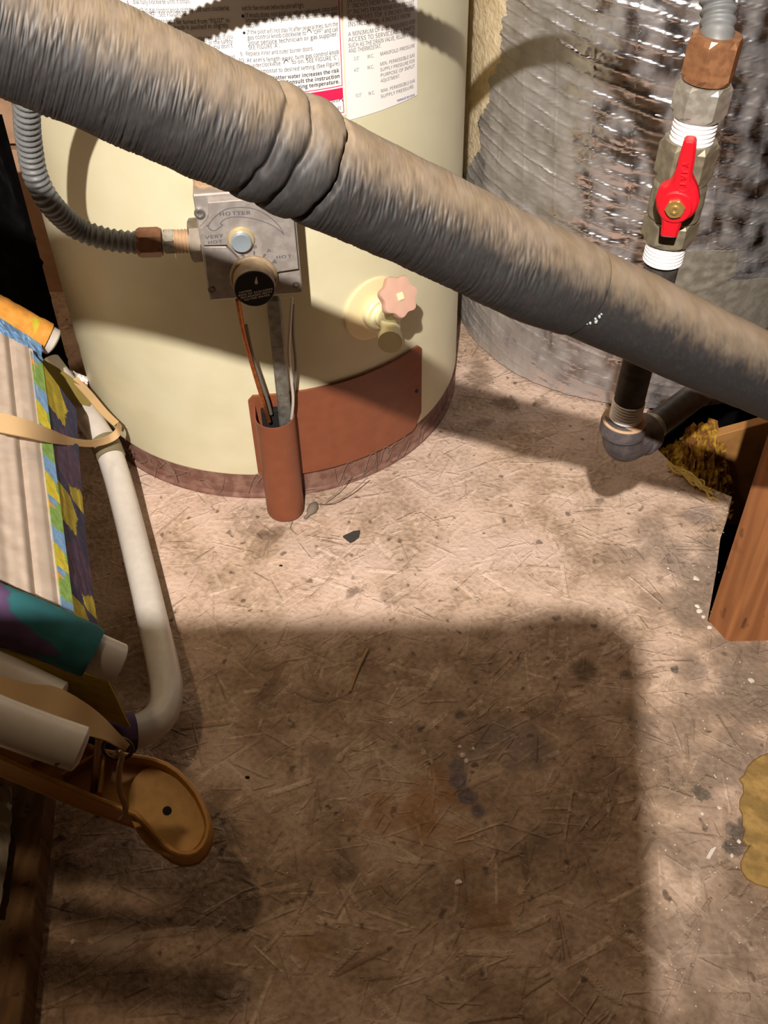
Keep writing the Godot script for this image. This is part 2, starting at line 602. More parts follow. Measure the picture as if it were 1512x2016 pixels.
func grain(c1: Color, c2: Color, sd: int) -> StandardMaterial3D:
	var n := noise(sd, 0.02, 3)
	var im := Image.create(256, 512, false, Image.FORMAT_RGB8)
	for y in 512:
		for x in 256:
			var wob := n.get_noise_2d(x * 0.6, y * 0.12) * 26.0
			var k := 0.5 + 0.5 * sin((x + wob) * 0.22) + 0.35 * n.get_noise_2d(x * 6.0, y * 0.5)
			var spot := smoothstep(0.42, 0.6, n.get_noise_2d(x * 1.6 + 300.0, y * 0.9))
			im.set_pixel(x, y, c1.lerp(c2, clampf(k, 0.0, 1.0)).lerp(c2.darkened(0.45), spot * 0.7))
	var m := mat(Color.WHITE, 0.75)
	m.albedo_texture = ImageTexture.create_from_image(im)
	m.uv1_triplanar = true
	m.uv1_scale = Vector3(7, 2.4, 7)
	return m

# the OSB: strands laid at random with their own tones and heights, then grey-pink dust, stains and rust
const FX0 := -0.62
const FZ0 := -1.36
const FSPAN := 1.3
func floor_material() -> StandardMaterial3D:
	var n := 1800
	var h := PackedFloat32Array()
	h.resize(n * n)
	h.fill(0.35)
	var tone := PackedFloat32Array()
	tone.resize(n * n)
	tone.fill(0.45)
	var px := n / FSPAN
	rng.seed = 77
	for k in 9000:
		var long := rng.randf_range(0.010, 0.052) * px
		var wide := rng.randf_range(0.0010, 0.0070) * px
		if rng.randf() < 0.35: wide *= 0.4
		var a := rng.randfn(0.55, 0.75)
		var cx := rng.randf() * n
		var cy := rng.randf() * n
		var t := clampf(rng.randfn(0.5, 0.22), 0.0, 1.0)
		var lift := rng.randf_range(0.25, 1.0)
		var dx := cos(a)
		var dy := -sin(a)
		var nl := int(long * 1.15)
		var nw := int(wide * 1.25) + 1
		for j in nw:
			var w := (float(j) / nw - 0.5) * wide
			var fib := t + rng.randfn(0.0, 0.05)
			var edge := 1.0 - pow(absf(2.0 * w / wide), 3.0) * 0.5
			var start := rng.randi_range(0, nl / 7)
			for i in range(start, nl - rng.randi_range(0, nl / 7)):
				var l := (float(i) / nl - 0.5) * long
				var x := int(cx + l * dx - w * dy)
				var y := int(cy + l * dy + w * dx)
				if x < 0 or y < 0 or x >= n or y >= n: continue
				var q := y * n + x
				h[q] = h[q] * 0.35 + lift * edge * 0.65
				tone[q] = tone[q] * 0.3 + fib * 0.7
	var fine := noise(5, 0.09, 4).get_image(n, n).get_data()
	var mid := noise(6, 0.012, 4).get_image(n, n).get_data()
	var low := noise(8, 0.0035, 3).get_image(n, n).get_data()
	var spots := noise(9, 0.03, 2).get_image(n, n).get_data()
	# stains: x, z, radius, colour, strength
	var stains := []
	for s in [[905, 1535, 17, 0, 0.8], [918, 1565, 16, 0, 0.8], [940, 1600, 14, 0, 0.8], [955, 1620, 9, 0, 0.7], [900, 1510, 14, 0, 0.7], [1000, 1460, 60, 1, 0.55], [1060, 1480, 40, 1, 0.4], [960, 1480, 36, 1, 0.5],
			[830, 1590, 70, 2, 0.6], [760, 1610, 60, 2, 0.45], [880, 1640, 60, 2, 0.4], [1150, 1320, 22, 3, 0.6], [1228, 1328, 12, 3, 0.7], [1220, 1290, 14, 3, 0.4], [693, 1165, 22, 3, 0.6], [760, 1180, 20, 3, 0.35], [695, 1138, 14, 3, 0.5], [905, 1407, 13, 4, 0.7], [780, 1468, 12, 4, 0.7],
			[1325, 1317, 11, 4, 0.8], [1382, 1565, 20, 4, 0.75], [1350, 1505, 14, 4, 0.35], [1450, 1640, 24, 4, 0.8], [1440, 1665, 20, 4, 0.8], [1462, 1620, 14, 4, 0.7], [1430, 1700, 14, 3, 0.5], [1445, 1750, 16, 3, 0.4], [545, 1045, 16, 3, 0.5], [520, 1052, 10, 3, 0.5],
			[1300, 1140, 14, 3, 0.6], [1290, 1170, 9, 3, 0.6], [1380, 1010, 30, 1, 0.5], [1330, 960, 26, 1, 0.3], [1060, 900, 14, 3, 0.35], [1180, 985, 10, 4, 0.5], [1340, 1460, 90, 5, 0.5], [1440, 1340, 100, 5, 0.75], [1400, 1150, 110, 5, 0.7], [1450, 1500, 90, 5, 0.65], [1380, 1400, 90, 5, 0.5], [1300, 1080, 80, 5, 0.45], [1360, 1680, 90, 5, 0.45], [1400, 1850, 110, 5, 0.4], [1360, 1560, 80, 5, 0.45], [940, 740, 40, 3, 0.5], [1000, 790, 26, 3, 0.5], [1060, 790, 20, 3, 0.5], [960, 830, 20, 3, 0.4],
			[200, 1900, 50, 6, 0.5], [240, 1840, 30, 6, 0.5], [330, 1950, 60, 6, 0.35], [1200, 1960, 40, 6, 0.4], [420, 1580, 26, 3, 0.3], [640, 1480, 30, 3, 0.35], [520, 1380, 30, 3, 0.3], [680, 1700, 40, 3, 0.35], [130, 1700, 40, 3, 0.6], [160, 1800, 40, 3, 0.4], [600, 1860, 40, 2, 0.3], [980, 1800, 50, 2, 0.3], [1060, 1640, 40, 3, 0.4], [1000, 1640, 30, 3, 0.35]]:
		var c := on(s[0], s[1])
		var e := on(s[0] + s[2], s[1])
		stains.append([(c.x - FX0) * px, (c.z - FZ0) * px, c.distance_to(e) * px, s[3], s[4]])
	var cols := [srgb(82, 76, 92), srgb(118, 106, 108), srgb(150, 96, 44), srgb(74, 56, 42), srgb(52, 50, 46), srgb(120, 106, 94), srgb(206, 190, 176)]
	var which := PackedByteArray()
	which.resize(n * n)
	which.fill(255)
	var much := PackedFloat32Array()
	much.resize(n * n)
	for s in stains:
		var r: float = s[2] * 1.5
		for y in range(maxi(0, int(s[1] - r)), mini(n, int(s[1] + r))):
			for x in range(maxi(0, int(s[0] - r)), mini(n, int(s[0] + r))):
				var q := y * n + x
				var d = sqrt((x - s[0]) * (x - s[0]) + (y - s[1]) * (y - s[1])) / s[2]
				d += (mid[q] - 128) / 128.0 * 0.9 + (fine[q] - 128) / 128.0 * 0.5
				var k: float = smoothstep(1.2, 0.5, d) * s[4] * 0.8
				if k > much[q]:
					much[q] = k
					which[q] = s[3]
	var bytes := PackedByteArray()
	bytes.resize(n * n * 3)
	var relief := PackedByteArray()
	relief.resize(n * n)
	var wood1 := srgb(222, 196, 170)
	var wood2 := srgb(124, 96, 72)
	var dusty := srgb(214, 188, 174)
	var grime := srgb(104, 82, 62)
	for q in n * n:
		var f := fine[q] / 255.0 - 0.5
		var m := mid[q] / 255.0 - 0.5
		var l := low[q] / 255.0 - 0.5
		var t: float = tone[q] + f * 0.35 + m * 0.2
		var c := wood2.lerp(wood1, clampf(t * 1.05 + 0.2, 0.0, 1.0))
		var deep := clampf((0.42 - h[q]) * 1.6 + f * 0.3, 0.0, 1.0)
		c = c.lerp(wood2, deep * 0.7)
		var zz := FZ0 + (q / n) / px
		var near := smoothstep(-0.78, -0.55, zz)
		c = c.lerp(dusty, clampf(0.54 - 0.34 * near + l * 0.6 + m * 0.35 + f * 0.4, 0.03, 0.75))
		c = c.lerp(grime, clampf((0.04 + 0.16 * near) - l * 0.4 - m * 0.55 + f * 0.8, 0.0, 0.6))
		var sp := spots[q] / 255.0
		if sp > 0.80: c = c.lerp(Color(0.24, 0.19, 0.15), smoothstep(0.80, 0.92, sp + f * 0.3) * 0.5)
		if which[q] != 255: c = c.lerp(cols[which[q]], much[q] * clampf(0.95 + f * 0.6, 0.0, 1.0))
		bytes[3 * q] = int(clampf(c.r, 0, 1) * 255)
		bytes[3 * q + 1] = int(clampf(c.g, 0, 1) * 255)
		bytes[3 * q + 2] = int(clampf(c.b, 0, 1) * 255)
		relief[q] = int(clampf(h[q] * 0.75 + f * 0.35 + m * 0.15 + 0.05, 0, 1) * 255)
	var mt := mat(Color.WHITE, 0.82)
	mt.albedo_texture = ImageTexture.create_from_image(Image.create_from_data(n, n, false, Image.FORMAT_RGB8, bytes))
	mt.heightmap_enabled = true
	mt.heightmap_texture = ImageTexture.create_from_image(Image.create_from_data(n, n, false, Image.FORMAT_L8, relief))
	mt.heightmap_scale = 0.3
	return mt

# ---------- scene ----------
func _ready() -> void:
	var cam := Camera3D.new()
	cam.name = "camera"
	add_child(cam)
	cam.transform = Transform3D(Basis(RV, UV_, -FW), EYE)
	cam.fov = rad_to_deg(2.0 * atan(1008.0 / F))
	cam.near = 0.02
	cam.current = true
	var we := WorldEnvironment.new()
	var env := Environment.new()
	env.background_mode = Environment.BG_COLOR
	env.background_color = Color.BLACK
	env.tonemap_mode = Environment.TONE_MAPPER_LINEAR
	env.tonemap_exposure = 1.0
	env.sdfgi_enabled = true
	env.ssao_enabled = true
	env.ssil_enabled = true
	we.environment = env
	we.name = "surroundings"
	add_child(we)
	var beam := SpotLight3D.new()
	beam.name = "headlamp_beam"
	add_child(beam)
	beam.position = LAMP
	beam.look_at(on(640, 650, 0.15), Vector3.UP)
	beam.light_color = srgb(255, 246, 236)
	beam.light_energy = 5.0
	beam.light_size = 0.006
	beam.spot_range = 8.0
	beam.spot_angle = 29.5
	beam.spot_attenuation = 2.0
	beam.spot_angle_attenuation = 1.0
	beam.shadow_enabled = true
	var glow := OmniLight3D.new()
	glow.name = "ceiling_bulb_glow"
	add_child(glow)
	glow.position = Vector3(-0.6, 1.8, -0.62)
	glow.light_color = srgb(255, 222, 180)
	glow.light_energy = 0.42
	glow.light_size = 0.05
	glow.omni_range = 8.0
	glow.omni_attenuation = 2.0
	glow.shadow_enabled = true

	make_materials()
	build_room()
	build_cream_heater()
	build_foil_heater()
	build_foam_pipe()
	build_gas_line()
	build_chair()
	build_sides()
	build_debris()
	build_behind_the_camera()

func build_room() -> void:
	var fm := floor_material()
	var mb := Mb.new()
	# OSB sheet with the corner cut out beside the stud
	var edge := PackedVector2Array()
	for q in [on(1262, 830), on(1290, 880), on(1335, 925), on(1400, 962), on(1441, 978), on(1432, 1020), on(1418, 1060), on(1411, 1120), on(1393, 1222)]: edge.append(Vector2(q.x, q.z))
	var out := PackedVector2Array([Vector2(-1.3, -1.7), Vector2(0.66, -1.7), Vector2(0.66, -1.3), Vector2(0.40, -1.1)])
	out.append_array(edge)
	out.append_array([Vector2(edge[8].x + 0.01, edge[8].y + 0.012), Vector2(1.3, edge[8].y + 0.03), Vector2(1.3, 1.3), Vector2(-1.3, 1.3)])
	var top := PackedInt32Array()
	var bot := PackedInt32Array()
	for q in out:
		var t := Vector2((q.x - FX0) / FSPAN, (q.y - FZ0) / FSPAN)
		top.append(mb.p(Vector3(q.x, 0, q.y), t))
		bot.append(mb.p(Vector3(q.x, -0.018, q.y), t))
	mb.ring_join(top, bot)
	var tr := Geometry2D.triangulate_polygon(out)
	for t in tr.size() / 3:
		var a := tr[3 * t]
		var b := tr[3 * t + 1]
		var c := tr[3 * t + 2]
		if (out[b] - out[a]).cross(out[c] - out[a]) < 0.0:
			var s := b
			b = c
			c = s
		mb.tri(top[a], top[c], top[b])
		mb.tri(bot[a], bot[b], bot[c])
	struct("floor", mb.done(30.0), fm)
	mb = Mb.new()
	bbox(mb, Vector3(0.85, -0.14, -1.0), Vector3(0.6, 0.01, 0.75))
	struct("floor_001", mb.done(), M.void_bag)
	for w in [["wall_left", Vector3(-1.35, 1.0, -0.2), Vector3(0.05, 1.25, 1.6)], ["wall_right", Vector3(1.35, 1.0, -0.2), Vector3(0.05, 1.25, 1.6)],
			["wall_back", Vector3(0, 1.0, -1.75), Vector3(1.4, 1.25, 0.05)], ["wall_front", Vector3(0, 1.0, 1.35), Vector3(1.4, 1.25, 0.05)], ["ceiling", Vector3(0, 2.3, -0.2), Vector3(1.4, 0.05, 1.6)]]:
		mb = Mb.new()
		bbox(mb, w[1], w[2])
		struct(w[0], mb.done(), M.wall)

func on_heater(a: float, y: float, lift := 0.0) -> Vector3:
	return HC + rad_dir(a) * (HR + lift) + Vector3(0, y, 0)

func heater_patch(a0: float, a1: float, y0: float, y1: float, lift: float, thick: float) -> ArrayMesh:
	return sheet(24, 4, func(u: float, v: float) -> Vector3: return on_heater(lerpf(a0, a1, u), lerpf(y0, y1, v), lift), thick)

func build_cream_heater() -> void:
	var t := thing("water_heater", "cream painted gas water heater with rusty brown base ring, printed labels and grey gas control", "water heater", HC)
	var mb := Mb.new()
	lathe(mb, HC, Vector3.UP, [[HR - 0.004, 0.034], [HR - 0.001, 0.0345], [HR, 0.037], [HR, 0.06], [HR, 0.4], [HR, 1.24], [HR - 0.004, 1.246], [0.05, 1.25]], 128)
	part(t, "jacket", mb.done(30.0), M.jacket)
	mb = Mb.new()
	lathe(mb, HC, Vector3.UP, [[HR - 0.01, 0.0], [HR + 0.0006, 0.0], [HR + 0.0006, 0.003], [HR - 0.003, 0.005], [HR - 0.004, 0.036], [HR - 0.01, 0.037]], 128)
	part(t, "base_ring", mb.done(30.0), M.ring, "rusty brown metal base ring with dust and cobwebs")
	# burner door: a curved plate with rounded corners
	var q0 := hc(487, 775)
	var q1 := hc(826, 702)
	var da0 := q0.x
	var da1 := q1.x
	var dy1 := hc(584, 769).y
	var dy0 := hc(640, 921).y + 0.001
	var outline := PackedVector2Array()
	for s in [[da0, dy0 + 0.006, 0], [da0, dy1 - 0.006, 1], [da1, dy1 - 0.004, 2], [da1, dy0 + 0.014, 3]]:
		pass
	mb = Mb.new()
	var top: Array[PackedInt32Array] = []
	var low: Array[PackedInt32Array] = []
	for i in 41:
		var u := i / 40.0
		var a := lerpf(da0, da1, u)
		var e0 := minf(u, 1.0 - u) * (da1 - da0) * HR
		var cut := 0.006 - sqrt(maxf(0.0, 0.006 * 0.006 - pow(maxf(0.0, 0.006 - e0), 2)))
		var ya := dy0 + cut + (smoothstep(0.93, 0.99, u) * 0.012)
		var yb := dy1 - cut
		var r := PackedInt32Array()
		var rl := PackedInt32Array()
		for j in 7:
			var y := lerpf(ya, yb, j / 6.0)
			r.append(mb.p(on_heater(a, y, 0.0032), Vector2(u, j / 6.0)))
			rl.append(mb.p(on_heater(a, y, -0.0005), Vector2(u, j / 6.0)))
		top.append(r)
		low.append(rl)
	for i in 40:
		for j in 6:
			mb.quad(top[i][j], top[i + 1][j], top[i + 1][j + 1], top[i][j + 1])
			mb.quad(low[i][j], low[i][j + 1], low[i + 1][j + 1], low[i + 1][j])
		mb.quad(top[i][0], low[i][0], low[i + 1][0], top[i + 1][0])
		mb.quad(top[i][6], top[i + 1][6], low[i + 1][6], low[i][6])
	for j in 6:
		mb.quad(top[0][j], top[0][j + 1], low[0][j + 1], low[0][j])
		mb.quad(top[40][j], low[40][j], low[40][j + 1], top[40][j + 1])
	var door := part(t, "burner_door", mb.done(25.0), M.door, "brown curved burner access door")
	mb = Mb.new()
	var hole := hc(816, 768)
	lathe(mb, on_heater(hole.x, hole.y, 0.0025), rad_dir(hole.x), [[0.0022, 0.0], [0.0026, 0.0012], [0.002, 0.002]], 12)
	part(door, "screw", mb.done(), M.black, "dark screw head at the right end")
	# shield: a U channel standing out of the door, open at top
	var sa := hc(545, 800).x - 0.012
	var so := HC + rad_dir(sa) * HR
	var su := Vector3(cos(sa), 0, -sin(sa))
	var sn := rad_dir(sa)
	var prof := PackedVector2Array()
	for k in 25:
		var a := PI * k / 24.0
		prof.append(Vector2(-cos(a) * 0.0205, 0.024 + sin(a) * 0.0205))
	prof.insert(0, Vector2(-0.0205, 0.001))
	prof.append(Vector2(0.0205, 0.001))
	mb = Mb.new()
	var rows: Array = []
	var zs := [0.006, 0.009, 0.135, 0.1365]
	for k in 4:
		var r1 := PackedInt32Array()
		var r2 := PackedInt32Array()
		for i in prof.size():
			var g := prof[i]
			var d := (g - Vector2(0, 0.024)).normalized() if g.y > 0.024 else Vector2(signf(g.x), 0)
			var y: float = zs[k]
			if k < 2: y -= 0.006 * smoothstep(0.0, 0.045, g.y) - 0.004
			r1.append(mb.p(so + su * g.x + sn * g.y + Vector3(0, y, 0), Vector2(i / 26.0, y)))
			var g2 := g - d * 0.0013
			r2.append(mb.p(so + su * g2.x + sn * g2.y + Vector3(0, y, 0), Vector2(i / 26.0, y)))
		rows.append([r1, r2])
	for k in 3:
		for i in prof.size() - 1:
			mb.quad(rows[k][0][i], rows[k][0][i + 1], rows[k + 1][0][i + 1], rows[k + 1][0][i])
			mb.quad(rows[k][1][i], rows[k + 1][1][i], rows[k + 1][1][i + 1], rows[k][1][i + 1])
	for i in prof.size() - 1:
		mb.quad(rows[3][0][i], rows[3][0][i + 1], rows[3][1][i + 1], rows[3][1][i])
		mb.quad(rows[0][0][i], rows[0][1][i], rows[0][1][i + 1], rows[0][0][i + 1])
	for k in 3:
		mb.quad(rows[k][0][0], rows[k + 1][0][0], rows[k + 1][1][0], rows[k][1][0])
		var e := prof.size() - 1
		mb.quad(rows[k][0][e], rows[k][1][e], rows[k + 1][1][e], rows[k + 1][0][e])
	part(door, "tube_shield", mb.done(40.0), M.door, "half-round shield that the burner tubes run into")
	mb = Mb.new()
	bbox(mb, so + sn * 0.006 + Vector3(0, 0.118, 0), Vector3(0.014, 0.014, 0.004), Basis(su, Vector3.UP, sn), 0.001)
	part(door, "tube_opening", mb.done(), M.dark_hole, "black opening behind the tubes")

	mb = Mb.new()
	rng.seed = 17
	for k in 26:
		var a := rng.randf_range(-0.9, 0.9)
		var pts: Array = []
		for j in 4: pts.append(HC + rad_dir(a + j * rng.randf_range(0.01, 0.05)) * (HR + 0.0015 + rng.randf() * 0.004) + Vector3(0, rng.randf_range(0.004, 0.04), 0))
		tube(mb, smooth_path(pts, 4), 0.0003, 5)
	part(t, "dust_threads", mb.done(60.0), M.web_dust).set_meta("kind", "stuff")
	build_gas_control(t)
	build_drain(t)
	build_labels(t)

func build_gas_control(t: Node3D) -> void:
	var ph := deg_to_rad(6.0)
	var n := rad_dir(ph)
	var u := Vector3(cos(ph), 0, -sin(ph))
	var o := HC + n * (HR + 0.068)
	var b := Basis(u, Vector3.UP, n)
	var c0 := on_plane(379, 391, o, n)
	var c1 := on_plane(597, 588, o, n)
	var ul := (c0 - o).dot(u)
	var ur := (c1 - o).dot(u)
	var yt := c0.y
	var yb := on_plane(412, 600, o, n).y
	var mid := o + u * ((ul + ur) * 0.5) + Vector3(0, (yt + yb) * 0.5, 0)
	var mb := Mb.new()
	bbox(mb, mid - n * 0.028, Vector3((ur - ul) * 0.5, (yt - yb) * 0.5, 0.022), b, 0.0012)
	bbox(mb, mid - n * 0.058, Vector3(0.026, 0.03, 0.012), b, 0.002)          # neck to the tank
	var g := part(t, "gas_control", mb.done(), M.cast, "grey cast gas control box")
	# raised cover in two levels
	var plate := func(px: Array, lift: float) -> PackedVector3Array:
		var out := PackedVector3Array()
		for q in px: out.append(on_plane(q[0], q[1], o + n * lift, n))
		return out
	mb = Mb.new()
	slab(mb, plate.call([[409, 399], [490, 392], [560, 387], [563, 399], [560, 412], [566, 420], [579, 432], [588, 530], [550, 536], [524, 545], [494, 540], [470, 508], [446, 483], [400, 484], [394, 450], [401, 443], [407, 436], [410, 427]], 0.0), -n * 0.0062, 0.0008)
	part(g, "cover_plate", mb.done(25.0), M.cast, "raised cover plate with lettering")
	mb = Mb.new()
	slab(mb, plate.call([[401, 486], [445, 486], [469, 511], [486, 548], [407, 551]], -0.0025), -n * 0.004, 0.0008)
	part(g, "lower_plate", mb.done(25.0), M.cast)
	for s in [[393, 422, -0.0035, 0.0046], [568, 424, -0.0035, 0.0046], [417, 571, -0.0055, 0.0036], [583, 562, -0.0055, 0.0036]]:
		mb = Mb.new()
		var c := on_plane(s[0], s[1], o + n * s[2], n)
		var r: float = s[3]
		lathe(mb, c - n * 0.0045, n, [[r, 0.0], [r, 0.0035], [r * 0.9, 0.0044], [r * 0.55, 0.0046], [r * 0.42, 0.003], [r * 0.1, 0.003]], 20)
		part(g, "screw", mb.done(30.0), M.steel if s[3] > 0.004 else M.cast_dark)
	var rb := on_plane(475, 471, o, n)
	mb = Mb.new()
	lathe(mb, rb - n * 0.003, n, [[0.0112, 0.0], [0.0112, 0.004], [0.0102, 0.0058], [0.0092, 0.0062]], 32)
	var bt := part(g, "button_collar", mb.done(30.0), M.brass_ring, "pale brass collar of the reset button")
	mb = Mb.new()
	lathe(mb, rb + n * 0.002, n, [[0.0088, 0.0], [0.0088, 0.0042], [0.0078, 0.0054], [0.0066, 0.0052], [0.003, 0.0048]], 32)
	part(g, "reset_button", mb.done(30.0), M.button, "round pale grey button")
	# dial
	var df := on_plane(501, 569, o + n * 0.020, n)
	mb = Mb.new()
	lathe(mb, df - n * 0.026, n, [[0.0205, 0.0], [0.0205, 0.008], [0.0192, 0.0095]], 48)
	lathe(mb, df - n * 0.0165, n, [[0.0176, 0.0], [0.0176, 0.013], [0.0168, 0.0155]], 72, func(a: float) -> float: return 1.0 + 0.018 * sin(a * 36.0))
	part(g, "temperature_dial", mb.done(25.0), M.dial_rim, "tan ribbed rim of the dial")
	mb = Mb.new()
	lathe(mb, df - n * 0.0012, n, [[0.0171, 0.0], [0.0171, 0.0012], [0.0164, 0.0018]], 48)
	part(g, "dial_face", mb.done(25.0), M.black, "black face of the dial")
	var tilt := b.rotated(n, deg_to_rad(-6.0))
	mb = Mb.new()
	var ptr := PackedVector3Array()
	for q in [[0.0016, 0.0125], [0.0029, 0.0068], [0.0022, 0.0052], [0.0008, 0.0052], [0.0001, 0.0068]]: ptr.append(df + tilt.x * q[0] + tilt.y * q[1] + n * 0.0011)
	slab(mb, ptr, -n * 0.0006)
	part(g, "pointer", mb.done(), M.white_print, "white pointer mark")
	mb = Mb.new()
	var up := b.rotated(n, deg_to_rad(8.0))
	var rows := [["CAUTION:", -0.0135, 0.0004, 0.011], ["RISK OF SCALDING", -0.0148, -0.0022, 0.0297], ["INCREASES WITH", -0.0135, -0.0048, 0.0272], ["HOTTER WATER", -0.0112, -0.0074, 0.0226]]
	for r in rows:
		add_text(mb, r[0], func(x: float, y: float) -> Vector3: return df + up.x * (r[1] + x) + up.y * (r[2] + y - 0.0014) + n * 0.0009, 0.0018, r[3], true)
	part(g, "dial_lettering", mb.done(), M.white_print, "small white caution lettering")
	# printed and engraved marks
	mb = Mb.new()
	var face := o + n * 0.0003
	var word := func(txt: String, x0: float, y0: float, x1: float, y1: float, h: float) -> void:
		var a := on_plane(x0, y0, face, n)
		var z := on_plane(x1, y1, face, n)
		var d := (z - a).normalized()
		var upw := n.cross(d)
		add_text(mb, txt, func(x: float, y: float) -> Vector3: return a + d * x + upw * y, h, a.distance_to(z), true)
	word.call("HOTTER", 431, 425, 494, 422, 0.0032)
	word.call("VERY", 404, 471, 440, 467, 0.003)
	word.call("HOT", 409, 481, 438, 478, 0.003)
	word.call("HOT", 543, 510, 574, 507, 0.003)
	word.call("B", 497, 489, 506, 488, 0.0028)
	word.call("A", 525, 497, 534, 496, 0.003)
	for m in [[[476, 500], [482, 503], [480, 506], [474, 503]], [[499, 495], [502, 495], [502, 502], [499, 502]], [[520, 500], [524, 501], [520, 507], [517, 506]], [[541, 510], [545, 518], [535, 518]]]:
		slab(mb, plate.call(m, 0.0005), -n * 0.0004)
	part(g, "lettering", mb.done(), M.ink_grey, "engraved heat setting marks")
	# outline of the curved arrow
	mb = Mb.new()
	for line in [[[415, 453], [410, 444], [425, 425], [447, 411], [475, 408], [500, 411], [525, 423], [548, 443], [559, 461]], [[559, 461], [540, 446], [515, 435], [485, 428], [457, 427], [440, 433], [433, 441]], [[433, 441], [438, 443], [420, 454], [407, 444], [410, 444]]]:
		var pts: Array = []
		for q in line: pts.append(on_plane(q[0], q[1], face, n))
		tube(mb, smooth_path(pts, 6), 0.0003, 6)
	part(g, "arrow_outline", mb.done(), M.ink_grey)
	# inlet boss on the left, with the threaded nipple
	mb = Mb.new()
	var inlet := on_plane(392, 472, o - n * 0.026, n)
	hex(mb, inlet + u * 0.003, -u, 0.0185, 0.011, 0.0)
	part(g, "inlet_boss", mb.done(20.0), M.cast_dark)
	mb = Mb.new()
	bbox(mb, mid - n * 0.036 + Vector3(0, (yt - yb) * 0.5 + 0.008, 0) - u * 0.02, Vector3(0.02, 0.01, 0.018), b, 0.002)
	part(g, "top_housing", mb.done(20.0), M.dust, "dusty upper housing of the control")
	# tubes down to the burner
	var run := func(called: String, px: Array, rad: float, m: Material, label: String) -> void:
		var pts: Array = []
		for q in px: pts.append(on_plane(q[0], q[1], HC + n * (HR + q[2]), n))
		var k := Mb.new()
		tube(k, smooth_path(pts, 8), rad, 12)
		part(g, called, k.done(), m, label)
	run.call("pilot_tube", [[468, 590, 0.045], [472, 615, 0.042], [482, 665, 0.036], [500, 730, 0.03], [518, 790, 0.026], [530, 830, 0.022]], 0.0022, M.copper, "thin copper pilot tube")
	run.call("thermocouple_lead", [[484, 640, 0.03], [497, 700, 0.028], [512, 745, 0.026], [526, 785, 0.022], [534, 815, 0.018]], 0.0017, M.wire_grey, "dark thermocouple lead")
	run.call("thermocouple_lead", [[574, 585, 0.03], [571, 640, 0.03], [569, 690, 0.029], [573, 740, 0.028], [577, 785, 0.028], [574, 825, 0.026]], 0.0015, M.wire_white, "pale thermocouple lead")
	run.call("thermocouple_lead", [[577, 600, 0.024], [577, 660, 0.022], [582, 715, 0.02], [580, 760, 0.019], [577, 790, 0.018]], 0.0014, M.wire_grey, "second dark lead")
	mb = Mb.new()
	var ta := on_plane(538, 585, HC + n * (HR + 0.036), n)
	var tb := on_plane(563, 838, HC + n * (HR + 0.022), n)
	var axis := (tb - ta).normalized()
	var bb := Basis(u, n.cross(u), n)
	var zz := axis
	var xx := (u - zz * u.dot(zz)).normalized()
	bbox(mb, (ta + tb) * 0.5, Vector3(0.0066, 0.0035, ta.distance_to(tb) * 0.5), Basis(xx, zz.cross(xx), zz), 0.0018)
	part(g, "burner_tube", mb.done(25.0), M.alu, "flat aluminium burner tube")

func build_drain(t: Node3D) -> void:
	var ec := hc(735, 607)
	var r := rad_dir(ec.x)
	var e := on_heater(ec.x, ec.y)
	var mb := Mb.new()
	lathe(mb, e - r * 0.004, r, [[0.0345, 0.0], [0.0345, 0.0052], [0.0325, 0.0066], [0.02, 0.0078], [0.012, 0.008]], 48)
	var d := part(t, "drain_valve", mb.done(30.0), M.escutcheon, "cream plastic drain valve with round base plate")
	var axis := (r * 0.86 + Vector3.UP * 0.52).normalized()
	var hcn := at(785, 584, 0.938)
	mb = Mb.new()
	var root := e + r * 0.002
	var knee := e + r * 0.03 + Vector3(0, 0.002, 0)
	tube(mb, smooth_path([root, e + r * 0.016, knee], 6), func(s: float, a: float) -> float: return 0.0125 if s < 0.012 else 0.0105, 20)
	lathe(mb, e + r * 0.004, r, [[0.0165, 0.0], [0.0175, 0.002], [0.0175, 0.008], [0.016, 0.0098]], 24)
	tube(mb, smooth_path([knee - axis * 0.006, knee.lerp(hcn, 0.5), hcn - axis * 0.004], 5), 0.0105, 20)
	part(d, "valve_body", mb.done(30.0), M.plastic_cream)
	mb = Mb.new()
	var tip := at(768, 674, 0.972)
	tube(mb, smooth_path([knee + Vector3(0, 0.006, 0), knee.lerp(tip, 0.45), tip], 6), func(s: float, a: float) -> float: return 0.0098 if s < 0.03 else 0.0118, 20)
	part(d, "spout", mb.done(30.0), M.plastic_cream)
	mb = Mb.new()
	lathe(mb, hcn - axis * 0.006, axis, [[0.0165, 0.0], [0.0185, 0.0012], [0.0188, 0.006], [0.0178, 0.0082], [0.012, 0.009]], 70, func(a: float) -> float: return 1.0 + 0.085 * cos(a * 7.0))
	var hnd := part(d, "handle", mb.done(35.0), M.pink, "pinkish seven-lobed plastic handle")
	mb = Mb.new()
	var bx := frame(axis)
	bbox(mb, hcn + axis * 0.0032, Vector3(0.0034, 0.0034, 0.0012), bx, 0.0005)
	part(hnd, "handle_hub", mb.done(), M.plastic_cream)

